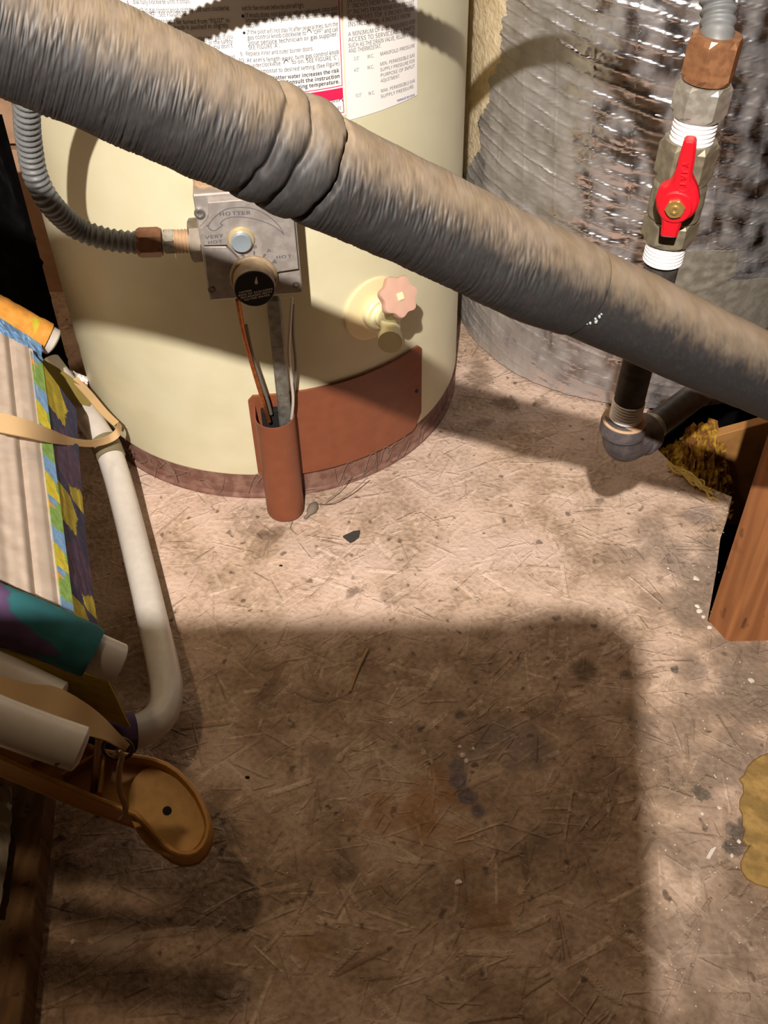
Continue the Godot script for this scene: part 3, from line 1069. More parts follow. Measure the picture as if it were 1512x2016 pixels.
func build_labels(t: Node3D) -> void:
	var lt := hc(678, 226)
	var ll := hc(240, 20)
	var yt := 0.66
	var lab := part(t, "instruction_label", heater_patch(ll.x - 0.03, lt.x + 0.006, lt.y, yt, 0.0006, 0.0006), M.paper, "white instruction label with red border")
	var rt := hc(820, 187)
	var rl := hc(690, 233)
	var lab2 := part(t, "rating_label", heater_patch(rl.x - 0.012, rt.x, minf(rt.y, rl.y), yt, 0.0006, 0.0006), M.paper, "plain white clearance label on the right")
	var mb := Mb.new()
	var place := func(p0: Vector2, p1: Vector2) -> Callable:
		return func(x: float, y: float) -> Vector3:
			var k := x / HR
			return on_heater(p0.x + k, lerpf(p0.y, p1.y, k / (p1.x - p0.x)) + y, 0.0008)
	var line := func(m: Mb, txt: String, x0: float, y0: float, x1: float, y1: float, h: float, bold := false) -> void:
		var a := hc(x0, y0)
		var z := hc(x1, y1)
		add_text(m, txt, place.call(a, z), h, (z.x - a.x) * HR, bold)
	var H := 0.0033
	for s in [["dial fully clockwise until it stops.", 263, 7, 376, 5], ["3. Push in gas control knob slightly and turn clockwise", 259, 22, 451, 19], ["to \"OFF\". SEE FIGURE 'B'.", 279, 32, 371, 30], ["Knob CANNOT be turned from \"PILOT\" to", 290, 46, 452, 43], ["\"OFF\" unless knob is pushed in slightly.", 290, 57, 452, 53],
			["If you smell gas, do not relight. Do not stay near gas. If you", 262, 79, 458, 75], ["detect odor follow steps A and \"B\" in the safety", 282, 90, 458, 84], ["information on this label. If you don't", 300, 99, 458, 93], ["main burner is located", 380, 119, 462, 115],
			["wait for five minutes before the pilot will light.", 476, 20, 598, 14], ["If knob does not pop up when released, stop and", 482.5, 34, 663, 19.5], ["immediately call your service technician or gas", 484, 44, 663, 29.5], ["supplier.", 484, 54, 513, 52],
			["If the pilot will not stay lit after several tries, turn the", 486, 67, 664, 50], ["gas control knob clockwise to", 487, 77.5, 602, 68], ["\"OFF\" and call", 615, 67, 664, 61], ["your service technician or gas supplier.", 489, 87.5, 664, 70], ["SEE FIGURE 'A'.", 489, 97, 550, 92.5],
			["9.", 473, 110, 479, 109.4], ["Replace inner and outer burner doors.", 484, 109, 616, 98.5], ["10. At arm's length away, turn gas control knob", 470, 122.5, 666.5, 105], ["counterclockwise", 484, 133, 552, 127.5], ["to on. SEE FIGURE 'C'.", 574, 125.5, 666, 115.5], ["Set thermostat to desired setting. (See Figure)", 484, 144.5, 667, 127.5],
			["when turning knob clockwise", 590, 210, 665, 200], ["91", 663, 217.5, 670, 216]]:
		line.call(mb, s[0], s[1], s[2], s[3], s[4], H)
	for s in [["CAUTION: Hotter water increases the risk", 488, 159, 667, 141.5], ["of scald injury. Consult the instruction", 488, 170, 667.5, 152.5], ["manual before changing temperature.", 488, 181, 667.5, 163]]: line.call(mb, s[0], s[1], s[2], s[3], s[4], H, true)
	# bullets and turning arrows
	for q in [hc(478, 31), hc(480.5, 64)]:
		lathe(mb, on_heater(q.x, q.y, 0.0006), rad_dir(q.x), [[0.0011, 0.0], [0.0011, 0.0003]], 10)
	for q in [[608, 64, 1.0], [563, 123, -1.0], [670, 199, 1.0], [283.5, 27, 1.0]]:
		var c := hc(q[0], q[1])
		var pts: Array = []
		for k in 9:
			var a := PI * (0.05 + 0.8 * k / 8.0)
			pts.append(on_heater(c.x + cos(a) * 0.0019 / HR * q[2], c.y + sin(a) * 0.0030 - 0.0008, 0.0008))
		tube(mb, smooth_path(pts, 2), 0.0003, 5)
	part(lab, "print", mb.done(), M.ink, "black instruction print")
	mb = Mb.new()
	var bar := func(m: Mb, x0: float, y0: float, x1: float, y1: float, h: float) -> void:
		var a := hc(x0, y0)
		var z := hc(x1, y1)
		for i in 10:
			var u0 := lerpf(a.x, z.x, i / 10.0)
			var u1 := lerpf(a.x, z.x, (i + 1) / 10.0)
			var h0 := lerpf(a.y, z.y, i / 10.0)
			var h1 := lerpf(a.y, z.y, (i + 1) / 10.0)
			m.quad(m.p(on_heater(u0, h0, 0.00078)), m.p(on_heater(u1, h1, 0.00078)), m.p(on_heater(u1, h1 + h, 0.00078)), m.p(on_heater(u0, h0 + h, 0.00078)))
	bar.call(mb, 420, 217, 675, 193, 0.0092)
	part(lab, "red_bar", mb.done(), M.red_print, "solid crimson bar")
	mb = Mb.new()
	bar.call(mb, 420, 193, 673, 168.5, 0.0007)
	bar.call(mb, 420, 246, 676.5, 221, 0.0007)
	var post := func(x0: float, y0: float, x1: float, y1: float, w: float) -> void:
		var a := hc(x0, y0)
		var z := hc(x1, y1)
		mb.quad(mb.p(on_heater(a.x, a.y, 0.00078)), mb.p(on_heater(a.x + w, a.y, 0.00078)), mb.p(on_heater(z.x + w, z.y, 0.00078)), mb.p(on_heater(z.x, z.y, 0.00078)))
	var ex := hc(672.5, 168)
	post.call(665.3, 0, 672.0, 168, 0.0032)
	post.call(673.6, 194, 675.6, 221, 0.0032)
	post.call(250.5, 0, 257, 24, 0.003)
	part(lab, "border_lines", mb.done(), M.red_print, "thin crimson border lines").set_meta("kind", "stuff")
	mb = Mb.new()
	for s in [["INSTALL 0 INCHES FROM SIDES", 682, 5, 812, -16], ["1\" INCHES FROM VENT CONNECTOR", 682, 16, 812, -5], ["0\" INCHES FROM REAR FOR CLOSET", 682.5, 28, 814, 8.5], ["12\" INCHES TOP, 6 INCHES FRONT", 683.5, 39, 815, 20], ["INSTALLATION, 4 INCHES FROM", 684, 52, 806, 33],
			["A MINIMUM OF 4\" IS REQUIRED FOR", 684.7, 71, 816, 45.5], ["ACCESS TO SERVICEABLE PARTS", 684.7, 82, 815, 57.5], ["SUCH AS THE DRAIN VALVE, RELIEF VALVE", 685, 93.5, 815, 68], ["AND THERMOSTAT.", 685.4, 104, 749, 93.5]]: line.call(mb, s[0], s[1], s[2], s[3], s[4], 0.0034)
	for s in [["3.5\"", 696, 118.6, 706, 117], ["W.C.", 722, 114.5, 735, 112], ["MANIFOLD PRESSURE", 747, 109.5, 815, 92], ["4.5\"", 696, 141, 706, 139.5], ["W.C.", 722, 136, 735, 134], ["MIN. PERMISSIBLE GAS", 747, 129.5, 815, 111], ["SUPPLY PRESSURE FOR", 747.5, 140.5, 815, 122], ["PURPOSE OF INPUT", 748, 151.5, 815, 132.5], ["ADJUSTMENT.", 748.5, 162, 786, 152],
			["10.5\"", 698.5, 191.5, 711, 189], ["W.C.", 724, 187, 737, 184.5], ["MAX. PERMISSIBLE GAS", 748.5, 182, 815.5, 161], ["SUPPLY PRESSURE.", 748.5, 193, 814, 172]]: line.call(mb, s[0], s[1], s[2], s[3], s[4], 0.0029)
	part(lab2, "print", mb.done(), M.ink_grey, "grey capital print")
	mb = Mb.new()
	line.call(mb, "196094-007 REV 00-02", 780, 200.5, 815, 188, 0.002, true)
	part(lab2, "part_number", mb.done(), M.ink_blue, "tiny blue part number")

func build_foil_heater() -> void:
	var t := thing("water_heater", "water heater wrapped in shiny wrinkled silver foil insulation, behind the red-handled gas valve", "water heater", FC)
	var mb := Mb.new()
	lathe(mb, FC, Vector3.UP, [[FR - 0.014, 0.0], [FR - 0.008, 0.012], [FR - 0.0075, 0.4], [FR - 0.0075, 1.22], [0.05, 1.25]], 96)
	part(t, "tank", mb.done(30.0), M.facing, "cream insulation layer under the foil")
	# foil facing: rings of reinforcing thread, wrinkles and dents; torn along its left edge
	var n1 := noise(101, 1.0, 3)
	var n2 := noise(102, 1.0, 4)
	var n3 := noise(103, 1.0, 2)
	var nu := 620
	var nv := 460
	var marks: Array[Vector2] = []
	for q in [[899, 372], [912, 350], [932, 320], [948, 285], [944, 240], [966, 195], [962, 158], [986, 110], [990, 60], [1001, 0]]: marks.append(fcyl(q[0], q[1]))
	marks.push_front(Vector2(-1.9, marks[0].y - 0.03))
	var tear := func(y: float) -> float:       # left edge angle of the foil
		var k := -1.9
		for i in marks.size() - 1:
			if y >= marks[i].y and y <= marks[i + 1].y: k = lerpf(marks[i].x, marks[i + 1].x, (y - marks[i].y) / (marks[i + 1].y - marks[i].y))
		if y > marks[-1].y: k = marks[-1].x
		return k + n1.get_noise_2d(y * 26.0, 3.0) * 0.03 + n2.get_noise_2d(y * 90.0, 9.0) * 0.03
	var f := func(i: int, j: int) -> Array:
		var y := 0.004 + 0.80 * pow(float(j) / nv, 1.0)
		var a0: float = tear.call(y)
		var a := lerpf(a0, 1.75, float(i) / nu)
		var s := a * FR
		var w := n1.get_noise_2d(s * 12.0, y * 22.0) * 0.0026
		w += (0.5 - absf(n2.get_noise_2d(s * 18.0 + 40.0, y * 48.0))) * 0.0009
		w += n3.get_noise_2d(s * 110.0, y * 150.0) * 0.00022
		# reinforcing threads: slightly sloping rings, pitch 15 mm
		var ty := y + s * 0.2 + n1.get_noise_2d(s * 9.0, y * 6.0 + 70.0) * 0.003
		var row := floorf(ty / 0.0148)
		var ph := fposmod(ty, 0.0148) - 0.0074
		var strength := clampf(0.75 + n2.get_noise_2d(s * 7.0, row * 13.0) * 1.0, 0.1, 1.0)
		w += 0.0019 * strength * exp(-ph * ph / (0.0010 * 0.0010))
		var ph2 := absf(fposmod(s + y * 0.1, 0.043) - 0.0215)
		w += 0.0005 * exp(-ph2 * ph2 / (0.0008 * 0.0008))
		# lower skirt is taped and smoother, drawn in to the floor
		var skirt := smoothstep(0.16, 0.05, y)
		w = lerpf(w, w * 0.7 + n1.get_noise_2d(s * 40.0, y * 14.0) * 0.0014, skirt)
		var r := FR + w
		return [FC + rad_dir(a) * r + Vector3(0, y, 0), Vector2((a + 1.6) / 3.4, y / 0.8), Color.WHITE]
	var m := mat(Color.WHITE, 0.34, 0.9)
	var orm := Image.create(512, 256, false, Image.FORMAT_RGB8)
	var alb := Image.create(512, 256, false, Image.FORMAT_RGB8)
	for y in 256:
		for x in 512:
			var a := x / 512.0 * 3.4 - 1.6
			var h := y / 256.0 * 0.8
			var q := n2.get_noise_2d(x * 0.05, y * 0.06)
			var dusty := clampf(0.18 + smoothstep(-0.55, -1.0, a) * 0.4 + q * 0.5 + smoothstep(0.2, 0.08, h) * 0.12 + smoothstep(0.25, 0.7, a) * 0.25, 0.0, 0.85)
			orm.set_pixel(x, y, Color(0, 0.2 + dusty * 0.42, 1.0 - dusty * 0.7))
			alb.set_pixel(x, y, Color8(222, 220, 226).lerp(Color8(176, 170, 162), dusty))
	m.albedo_texture = ImageTexture.create_from_image(alb)
	var ot := ImageTexture.create_from_image(orm)
	m.roughness = 1.0
	m.roughness_texture = ot
	m.roughness_texture_channel = BaseMaterial3D.TEXTURE_CHANNEL_GREEN
	m.metallic = 1.0
	m.metallic_texture = ot
	m.metallic_texture_channel = BaseMaterial3D.TEXTURE_CHANNEL_BLUE
	part(t, "foil_wrap", big_grid(nu, nv, f), m, "silver foil facing with raised reinforcing threads")
	# torn strip of facing down the left side
	var g := func(u: float, v: float) -> Vector3:
		var y := 0.20 + v * 0.6
		var a0: float = tear.call(y)
		var a := lerpf(-1.95, a0 + 0.03, u)
		var w := n1.get_noise_2d(u * 30.0, v * 90.0) * 0.002 + n2.get_noise_2d(u * 30.0 + v * 60.0, v * 20.0) * 0.002
		return FC + rad_dir(a) * (FR - 0.003 + w) + Vector3(0, y, 0)
	part(t, "torn_facing", sheet(30, 90, g, 0.002), M.facing, "torn cream backing along the foil edge")
	# duct tape
	var tapes := [[[1326, 489], [1452, 488], [1444, 540], [1290, 620]], [[1432, 549], [1530, 541], [1540, 720], [1290, 600]]]
	for q in tapes:
		var c: Array[Vector2] = []
		for e in q: c.append(fcyl(e[0], e[1]))
		var h := func(u: float, v: float) -> Vector3:
			var p := c[0].lerp(c[1], u).lerp(c[3].lerp(c[2], u), v)
			var rough := n2.get_noise_1d(u * 60.0) * 0.0016 * (1.0 - v)
			var w := 0.0038 + n1.get_noise_2d(p.x * 14.0, p.y * 90.0) * 0.0016
			return FC + rad_dir(p.x) * (FR + w) + Vector3(0, p.y + rough, 0)
		part(t, "duct_tape", sheet(30, 20, h, 0.001), M.duct, "dull grey tape patch")

func build_foam_pipe() -> void:
	# two lengths of black foam sleeve, buckled where the line bends, dusty on top
	var mid := [[-3200, 34.0], [-700, 34.0], [0, 38.5], [240, 39.7], [330, 42.0], [480, 45.5], [590, 44.5], [660, 46.0], [720, 53.5], [900, 55.5], [1020, 59.5], [1120, 65.0], [1200, 66.0], [1290, 62.0], [1400, 63.5], [1560, 67.5], [1700, 68.0], [2500, 68.0]]
	var dx := Vector2(0.9148, 0.4039)
	var dn := Vector2(-0.4039, 0.9148)
	var centre := func(s: float) -> Vector3:
		var o := 0.0
		for k in mid.size() - 1:
			if s <= mid[k + 1][0]:
				var w: float = (s - mid[k][0]) / (mid[k + 1][0] - mid[k][0])
				w = w * w * (3.0 - 2.0 * w)
				o = lerpf(mid[k][1], mid[k + 1][1], w)
				break
		var q := dx * s + dn * o
		return at(q.x, q.y, 84.2 / (251.5 - 0.0563 * s))
	var t := thing("insulated_pipe", "pipe in thick dusty black foam sleeve running diagonally in front of both water heaters", "pipe", centre.call(700.0))
	var n1 := noise(201, 1.0, 3)
	var n2 := noise(202, 1.0, 2)
	var n3 := noise(203, 1.0, 4)
	var axis0: Vector3 = (centre.call(1500.0) - centre.call(100.0)).normalized()
	var bx := Vector3.UP.cross(axis0).normalized()
	var by := axis0.cross(bx)
	var creases := [[562.0, 8.0, 0.0021], [620.0, 8.5, 0.0024], [694.0, 7.5, 0.0030]]
	var build := func(s0: float, s1: float, ns: int, tail: bool) -> ArrayMesh:
		var nt := 96
		var f := func(i: int, j: int) -> Array:
			var a := TAU * float(i % nt) / nt
			var s := lerpf(s0, s1, float(j) / ns)
			var ca := cos(a)
			var sa := sin(a)
			var r := 0.02137
			var facing := 0.7 * (sa - ca)
			# creases bow along the pipe round its girth
			var sc := s - 16.0 * facing + 7.0 * n1.get_noise_2d(ca * 1.5, sa * 1.5 + s * 0.01)
			r += 0.0011 * smoothstep(696.0, 688.0, sc)
			r += 0.0014 * exp(-pow((sc - 662.0) / 30.0, 2)) + 0.0008 * exp(-pow((sc - 592.0) / 24.0, 2)) + 0.0004 * exp(-pow((sc - 722.0) / 30.0, 2))
			for c in creases: r -= c[2] * exp(-pow((sc - c[0]) / c[1], 2))
			if tail:
				r -= 0.0004
			else:
				r += 0.0009 * exp(-pow((s - 1190.0) / 70.0, 2))
				r -= 0.0010 * smoothstep(1268.0, 1276.0, s)
			# fine buckles across the sleeve, strongest on the side that faces down and out
			var smooth_part := smoothstep(535.0, 575.0, s) * smoothstep(745.0, 680.0, s)
			var fine: float = (1.0 - absf(n2.get_noise_2d(s * 0.075 + sa * 1.6, ca * 1.2 + sa * 0.7 + 5.0)) * 2.2)
			var amp := (0.00042 if not tail else 0.00006) * (1.0 - 0.75 * smooth_part) * (1.0 - 0.75 * smoothstep(1090.0, 1210.0, s)) * (1.0 - 0.7 * smoothstep(0.45, 0.9, sa))
			var patch := clampf(0.65 + n1.get_noise_2d(s * 0.008, a * 1.3) * 1.1, 0.1, 1.0)
			r += amp * fine * patch + n1.get_noise_2d(s * 0.012, a) * 0.0004
			var wob: float = n3.get_noise_3d(s * 0.03, ca * 2.0, sa * 2.0)
			var p: Vector3 = centre.call(s) + (bx * ca + by * sa) * r
			var up := (bx * ca + by * sa).y
			var spread := -0.02 + 0.08 * smoothstep(1150.0, 1500.0, s)
			var dust: float = smoothstep(0.2 - spread, 1.0 - spread, up + wob * 0.14 + fine * 0.15 * (1.0 - up))
			dust = clampf(dust + 0.03 + maxf(0.0, n3.get_noise_3d(s * 0.2, ca * 9.0, sa * 9.0)) * 0.08, 0.0, 1.0)
			var hue := clampf(0.5 + n3.get_noise_3d(s * 0.02 + 50.0, ca, sa) * 1.2, 0.0, 1.0)
			var col := Color(0.013, 0.0125, 0.0145).lerp(Color(0.215, 0.158, 0.10).lerp(Color(0.235, 0.18, 0.13), hue), dust)
			return [p, Vector2(float(i) / nt, s / 100.0), col]
		return big_grid(nt, ns, f, true)
	part(t, "foam_sleeve", build.call(-3000.0, 1277.0, 2400, false), M.foam, "buckled and creased sleeve length")
	part(t, "foam_sleeve", build.call(1262.0, 2400.0, 260, true), M.foam, "smooth sleeve length beyond the joint")
	# blobs of set glue at the joint
	rng.seed = 5
	for q in [[1186, 632, 4.0], [1179, 640, 3.2], [1182, 652, 4.6], [1170, 660, 3.6], [1163, 664, 2.8], [1154, 668, 2.4], [1147, 671, 2.0], [1189, 624, 2.6], [1158, 657, 2.0]]:
		var mb := Mb.new()
		var c := at(q[0], q[1], 0.452)
		var axis: Vector3 = centre.call(1270.0)
		# seat the bead on the sleeve
		var along := axis0 * (c - axis).dot(axis0)
		var out := (c - axis - along).normalized()
		c = axis + along + out * 0.0212
		var r: float = q[2] * 0.00022
		lathe(mb, c - out * r * 0.6, out, [[r * 0.7, 0.0], [r, r * 0.6], [r * 0.8, r * 1.2], [r * 0.4, r * 1.55]], 10, func(a: float) -> float: return 1.0 + 0.25 * sin(a * 2.0 + r * 5000.0))
		part(t, "glue_bead", mb.done(60.0), M.glue)

func build_gas_line() -> void:
	# black iron riser with elbow, on the right
	var z := -0.567
	var line := func(x: float, y: float) -> Vector3:
		return on_plane(x, y, Vector3(0, 0, z), Vector3.BACK)
	var a: Vector3 = line.call(1236, 800)
	var b: Vector3 = line.call(1303, 520)
	var ax := (b - a).normalized()
	var t := thing("gas_pipe", "black iron gas riser with a dusty elbow at its foot, below the red-handled valve", "pipe", a)
	var mb := Mb.new()
	tube(mb, PackedVector3Array([a - ax * 0.004, b]), 0.0108, 28)
	part(t, "riser", mb.done(30.0), M.black_iron)
	mb = Mb.new()
	var screw := func(s: float, ang: float) -> float: return 0.0104 + 0.00035 * sin(s * TAU / 0.0018 + ang)
	var pts := PackedVector3Array()
	for k in 41: pts.append(a - ax * 0.010 + ax * (0.0155 * k / 40.0))
	tube(mb, pts, func(s: float, ang: float) -> float: return 0.0112 + 0.00035 * sin(s * TAU / 0.0024), 28)
	part(t, "thread_tape", mb.done(70.0), M.tape, "white thread tape above the elbow")
	# elbow: collar up, bend, collar towards the right
	var e := a - ax * 0.012
	var side := (at(1400, 862, 0.9) - at(1262, 862, 0.79)).normalized()
	side = Vector3(side.x, -0.02, side.z).normalized()
	mb = Mb.new()
	var bend := smooth_path([e, e - ax * 0.012, e - ax * 0.026 + side * 0.007, e - ax * 0.031 + side * 0.022, e - ax * 0.032 + side * 0.036], 6)
	tube(mb, bend, 0.0142, 28)
	lathe(mb, e - ax * 0.0125, ax, [[0.015, 0.0], [0.0165, 0.002], [0.0165, 0.0105], [0.0158, 0.0122], [0.0108, 0.0124], [0.0108, 0.008]], 32)
	var e2 := e - ax * 0.032 + side * 0.026
	lathe(mb, e2, side, [[0.0148, 0.0], [0.0162, 0.002], [0.0162, 0.0098], [0.0155, 0.0118]], 32)
	part(t, "elbow", mb.done(35.0), M.elbow, "dusty grey elbow fitting")
	mb = Mb.new()
	lathe(mb, e - ax * 0.0004, ax, [[0.0161, 0.0], [0.0158, 0.0008], [0.0112, 0.0009]], 32)
	part(t, "dust_layer", mb.done(), M.dust, "tan dust lying on the rim of the elbow")
	mb = Mb.new()
	pts = PackedVector3Array()
	for k in 31: pts.append(e2 + side * (0.0115 + 0.009 * k / 30.0))
	tube(mb, pts, func(s: float, ang: float) -> float: return 0.0112 + 0.0004 * sin(s * TAU / 0.0022), 24)
	part(t, "branch_thread", mb.done(70.0), M.zinc)
	mb = Mb.new()
	tube(mb, PackedVector3Array([e2 + side * 0.019, e2 + side * 0.5]), 0.0107, 24)
	part(t, "branch_pipe", mb.done(30.0), M.black_iron)

	# ball valve
	var v0: Vector3 = line.call(1310, 487)
	var v1: Vector3 = line.call(1362, 268)
	ax = (v1 - v0).normalized()
	var len := v0.distance_to(v1)
	var face := (EYE - v0)
	face = (face - ax * face.dot(ax)).normalized()
	var vt := thing("gas_valve", "gas ball valve with a bright red two-winged handle and white taped threads", "valve", v0)
	mb = Mb.new()
	tube(mb, PackedVector3Array([v0 - ax * 0.004, v0 + ax * 0.02]), 0.0118, 28)
	hex(mb, v0 + ax * 0.006, ax, 0.0168, 0.016, 0.3)
	lathe(mb, v0 + ax * 0.02, ax, [[0.0135, 0.0], [0.0158, 0.003], [0.0162, 0.012], [0.0158, 0.022], [0.0135, 0.027]], 32)
	hex(mb, v0 + ax * (len - 0.026), ax, 0.0172, 0.0245, 0.3)
	part(vt, "valve_body", mb.done(22.0), M.valve_body, "dull brass-grey valve body")
	mb = Mb.new()
	pts = PackedVector3Array()
	for k in 41: pts.append(v0 + ax * (-0.009 + 0.0145 * k / 40.0))
	tube(mb, pts, func(s: float, ang: float) -> float: return 0.0122 + 0.0003 * sin(s * TAU / 0.0024), 28)
	part(vt, "thread_tape", mb.done(70.0), M.tape, "white thread tape below the valve")
	# handle: hub with a long upper and a short lower wing
	var hub: Vector3 = on_plane(1331, 402, v0 + face * 0.027, face)
	var hl := func(x: float, y: float) -> Vector3: return on_plane(x, y, hub + face * 0.004, face)
	var hv := thing_none()
	mb = Mb.new()
	lathe(mb, hub - face * 0.012, face, [[0.0088, 0.0], [0.0088, 0.008], [0.0098, 0.0085], [0.0098, 0.0162], [0.0088, 0.0172]], 40)
	var wing: Array = []
	for q in [[1345, 281], [1351, 277], [1365, 278], [1370, 287], [1367, 317], [1362, 350], [1368, 364], [1374, 380], [1375, 405], [1362, 427], [1344, 438], [1338, 452], [1333, 466], [1329, 470], [1304, 468], [1300, 462], [1302, 437], [1293, 415], [1291, 388], [1301, 369], [1319, 361], [1329, 341], [1337, 309], [1345, 281]]: wing.append(hl.call(q[0], q[1]))
	var rounded := smooth_path(wing, 4)
	rounded.remove_at(rounded.size() - 1)
	slab(mb, rounded, -face * 0.007, 0.0014)
	var h := part(vt, "handle", mb.done(35.0), M.red, "bright red painted handle")
	mb = Mb.new()
	var hx := on_plane(1352, 310, hub, face)
	var hy := on_plane(1343, 375, hub, face)
	var dn := (hy - hx).normalized()
	var rt := dn.cross(face) * -1.0
	if rt.dot(RV) < 0: rt = -rt
	for k in 5:
		var c := hx.lerp(hy, 0.12 + 0.2 * k) + face * 0.0042
		var s: String = ["Y", "L", "A", "T", "I"][k]
		add_text(mb, s, func(x: float, y: float) -> Vector3: return c + dn * (-x + 0.0011) * 1.0 + rt * (y - 0.0015) - face * 0.0006, 0.0034, 0.0, true, false, face * 0.0013)
	part(h, "raised_lettering", mb.done(), M.red, "raised cast letters")
	mb = Mb.new()
	hex(mb, hub + face * 0.003, face, 0.0058, 0.0045, 0.2)
	lathe(mb, hub + face * 0.0074, face, [[0.0028, 0.0], [0.0026, 0.001], [0.0014, 0.0011], [0.0012, 0.0002]], 16)
	part(vt, "handle_nut", mb.done(25.0), M.brass_bright, "small brass nut in the handle hub")

	# flexible connector: from the valve over the top and down to the cream heater's control
	var j0: Vector3 = line.call(1364, 262)
	var j1: Vector3 = line.call(1408, 88)
	ax = (j1 - j0).normalized()
	len = j0.distance_to(j1)
	var ct := thing("gas_connector", "grey corrugated flexible gas hose with brass nuts, from red-handled valve over to gas control", "hose", j0)
	mb = Mb.new()
	pts = PackedVector3Array()
	for k in 61: pts.append(j0 + ax * (-0.004 + 0.02 * k / 60.0))
	tube(mb, pts, func(s: float, ang: float) -> float: return 0.0122 + 0.00045 * sin(s * TAU / 0.0027), 28)
	part(ct, "thread_tape", mb.done(70.0), M.tape, "white thread tape above the valve")
	mb = Mb.new()
	hex(mb, j0 + ax * 0.0105, ax, 0.0158, 0.019, 0.25)
	part(ct, "adapter", mb.done(22.0), M.zinc, "grey zinc hexagonal adapter")
	mb = Mb.new()
	hex(mb, j0 + ax * 0.0305, ax, 0.0152, 0.024, 0.55)
	part(ct, "flare_nut", mb.done(22.0), M.brass, "orange brass hexagonal nut on the right")
	var cn := rad_dir(deg_to_rad(6.0))
	var co := HC + cn * (HR + 0.042)
	var w0 := on_plane(270, 478, co, cn)
	var w1 := on_plane(384, 474, co, cn)
	var dd := (w0 - EYE).dot(FW)
	var path: Array = [j0 + ax * 0.048, j0 + ax * (len + 0.002), at(1414, 10, 0.548), at(1398, -90, 0.54), at(1310, -250, 0.535), at(1150, -350, 0.54), at(990, -320, 0.565), at(850, -215, 0.605), at(700, -205, 0.61), at(540, -190, 0.615), at(340, -120, 0.63), at(190, -30, 0.65), at(95, 70, 0.675), at(57, 165, 0.71), at(53, 235, 0.74), at(60, 300, 0.77), at(72, 352, 0.79), at(100, 402, 0.81), at(147, 446, dd - 0.02), at(200, 468, dd - 0.006), at(245, 476, dd), at(285, 478, dd)]
	var fine := even_path(smooth_path(path, 12), 0.00062)
	mb = Mb.new()
	var total := fine.size() * 0.00062
	tube(mb, fine, func(s: float, ang: float) -> float:
		var k := smoothstep(0.002, 0.016, s) * smoothstep(0.0, 0.012, total - s)
		return 0.0091 + 0.00085 * k * sin(s * TAU / 0.0060), 20)
	part(ct, "hose", mb.done(60.0), M.hose, "grey coated corrugated hose")
	ax = (w1 - w0).normalized()
	len = w0.distance_to(w1)
	mb = Mb.new()
	hex(mb, w0, ax, 0.0128, 0.021, 0.2)
	part(ct, "flare_nut", mb.done(22.0), M.brass_dark, "dark brass nut at the control end")
	mb = Mb.new()
	hex(mb, w0 + ax * 0.0225, ax, 0.0115, 0.009, 0.5)
	part(ct, "adapter", mb.done(22.0), M.zinc)
	mb = Mb.new()
	pts = PackedVector3Array()
	for k in 41: pts.append(w0 + ax * (0.0312 + 0.014 * k / 40.0))
	tube(mb, pts, func(s: float, ang: float) -> float: return 0.0098 + 0.0004 * sin(s * TAU / 0.003), 24)
	part(ct, "thread_tape", mb.done(70.0), M.dust, "dusty taped thread at the control")

func thing_none() -> int:
	return 0

func ribbon(rows: Array, thick := 0.0012, m := 6) -> ArrayMesh:     # rows: [x, y, depth, x, y, depth]: two edges
	var e0: Array = []
	var e1: Array = []
	for q in rows:
		e0.append(at(q[0], q[1], q[2]))
		e1.append(at(q[3], q[4], q[5]))
	var a := smooth_path(e0, 8)
	var b := smooth_path(e1, 8)
	var n := a.size() - 1
	return sheet(n, m, func(u: float, v: float) -> Vector3: return a[roundi(u * n)].lerp(b[roundi(u * n)], v), thick)

func path_at(px: Array, steps := 8) -> PackedVector3Array:
	var pts: Array = []
	for q in px: pts.append(at(q[0], q[1], q[2]))
	return smooth_path(pts, steps)

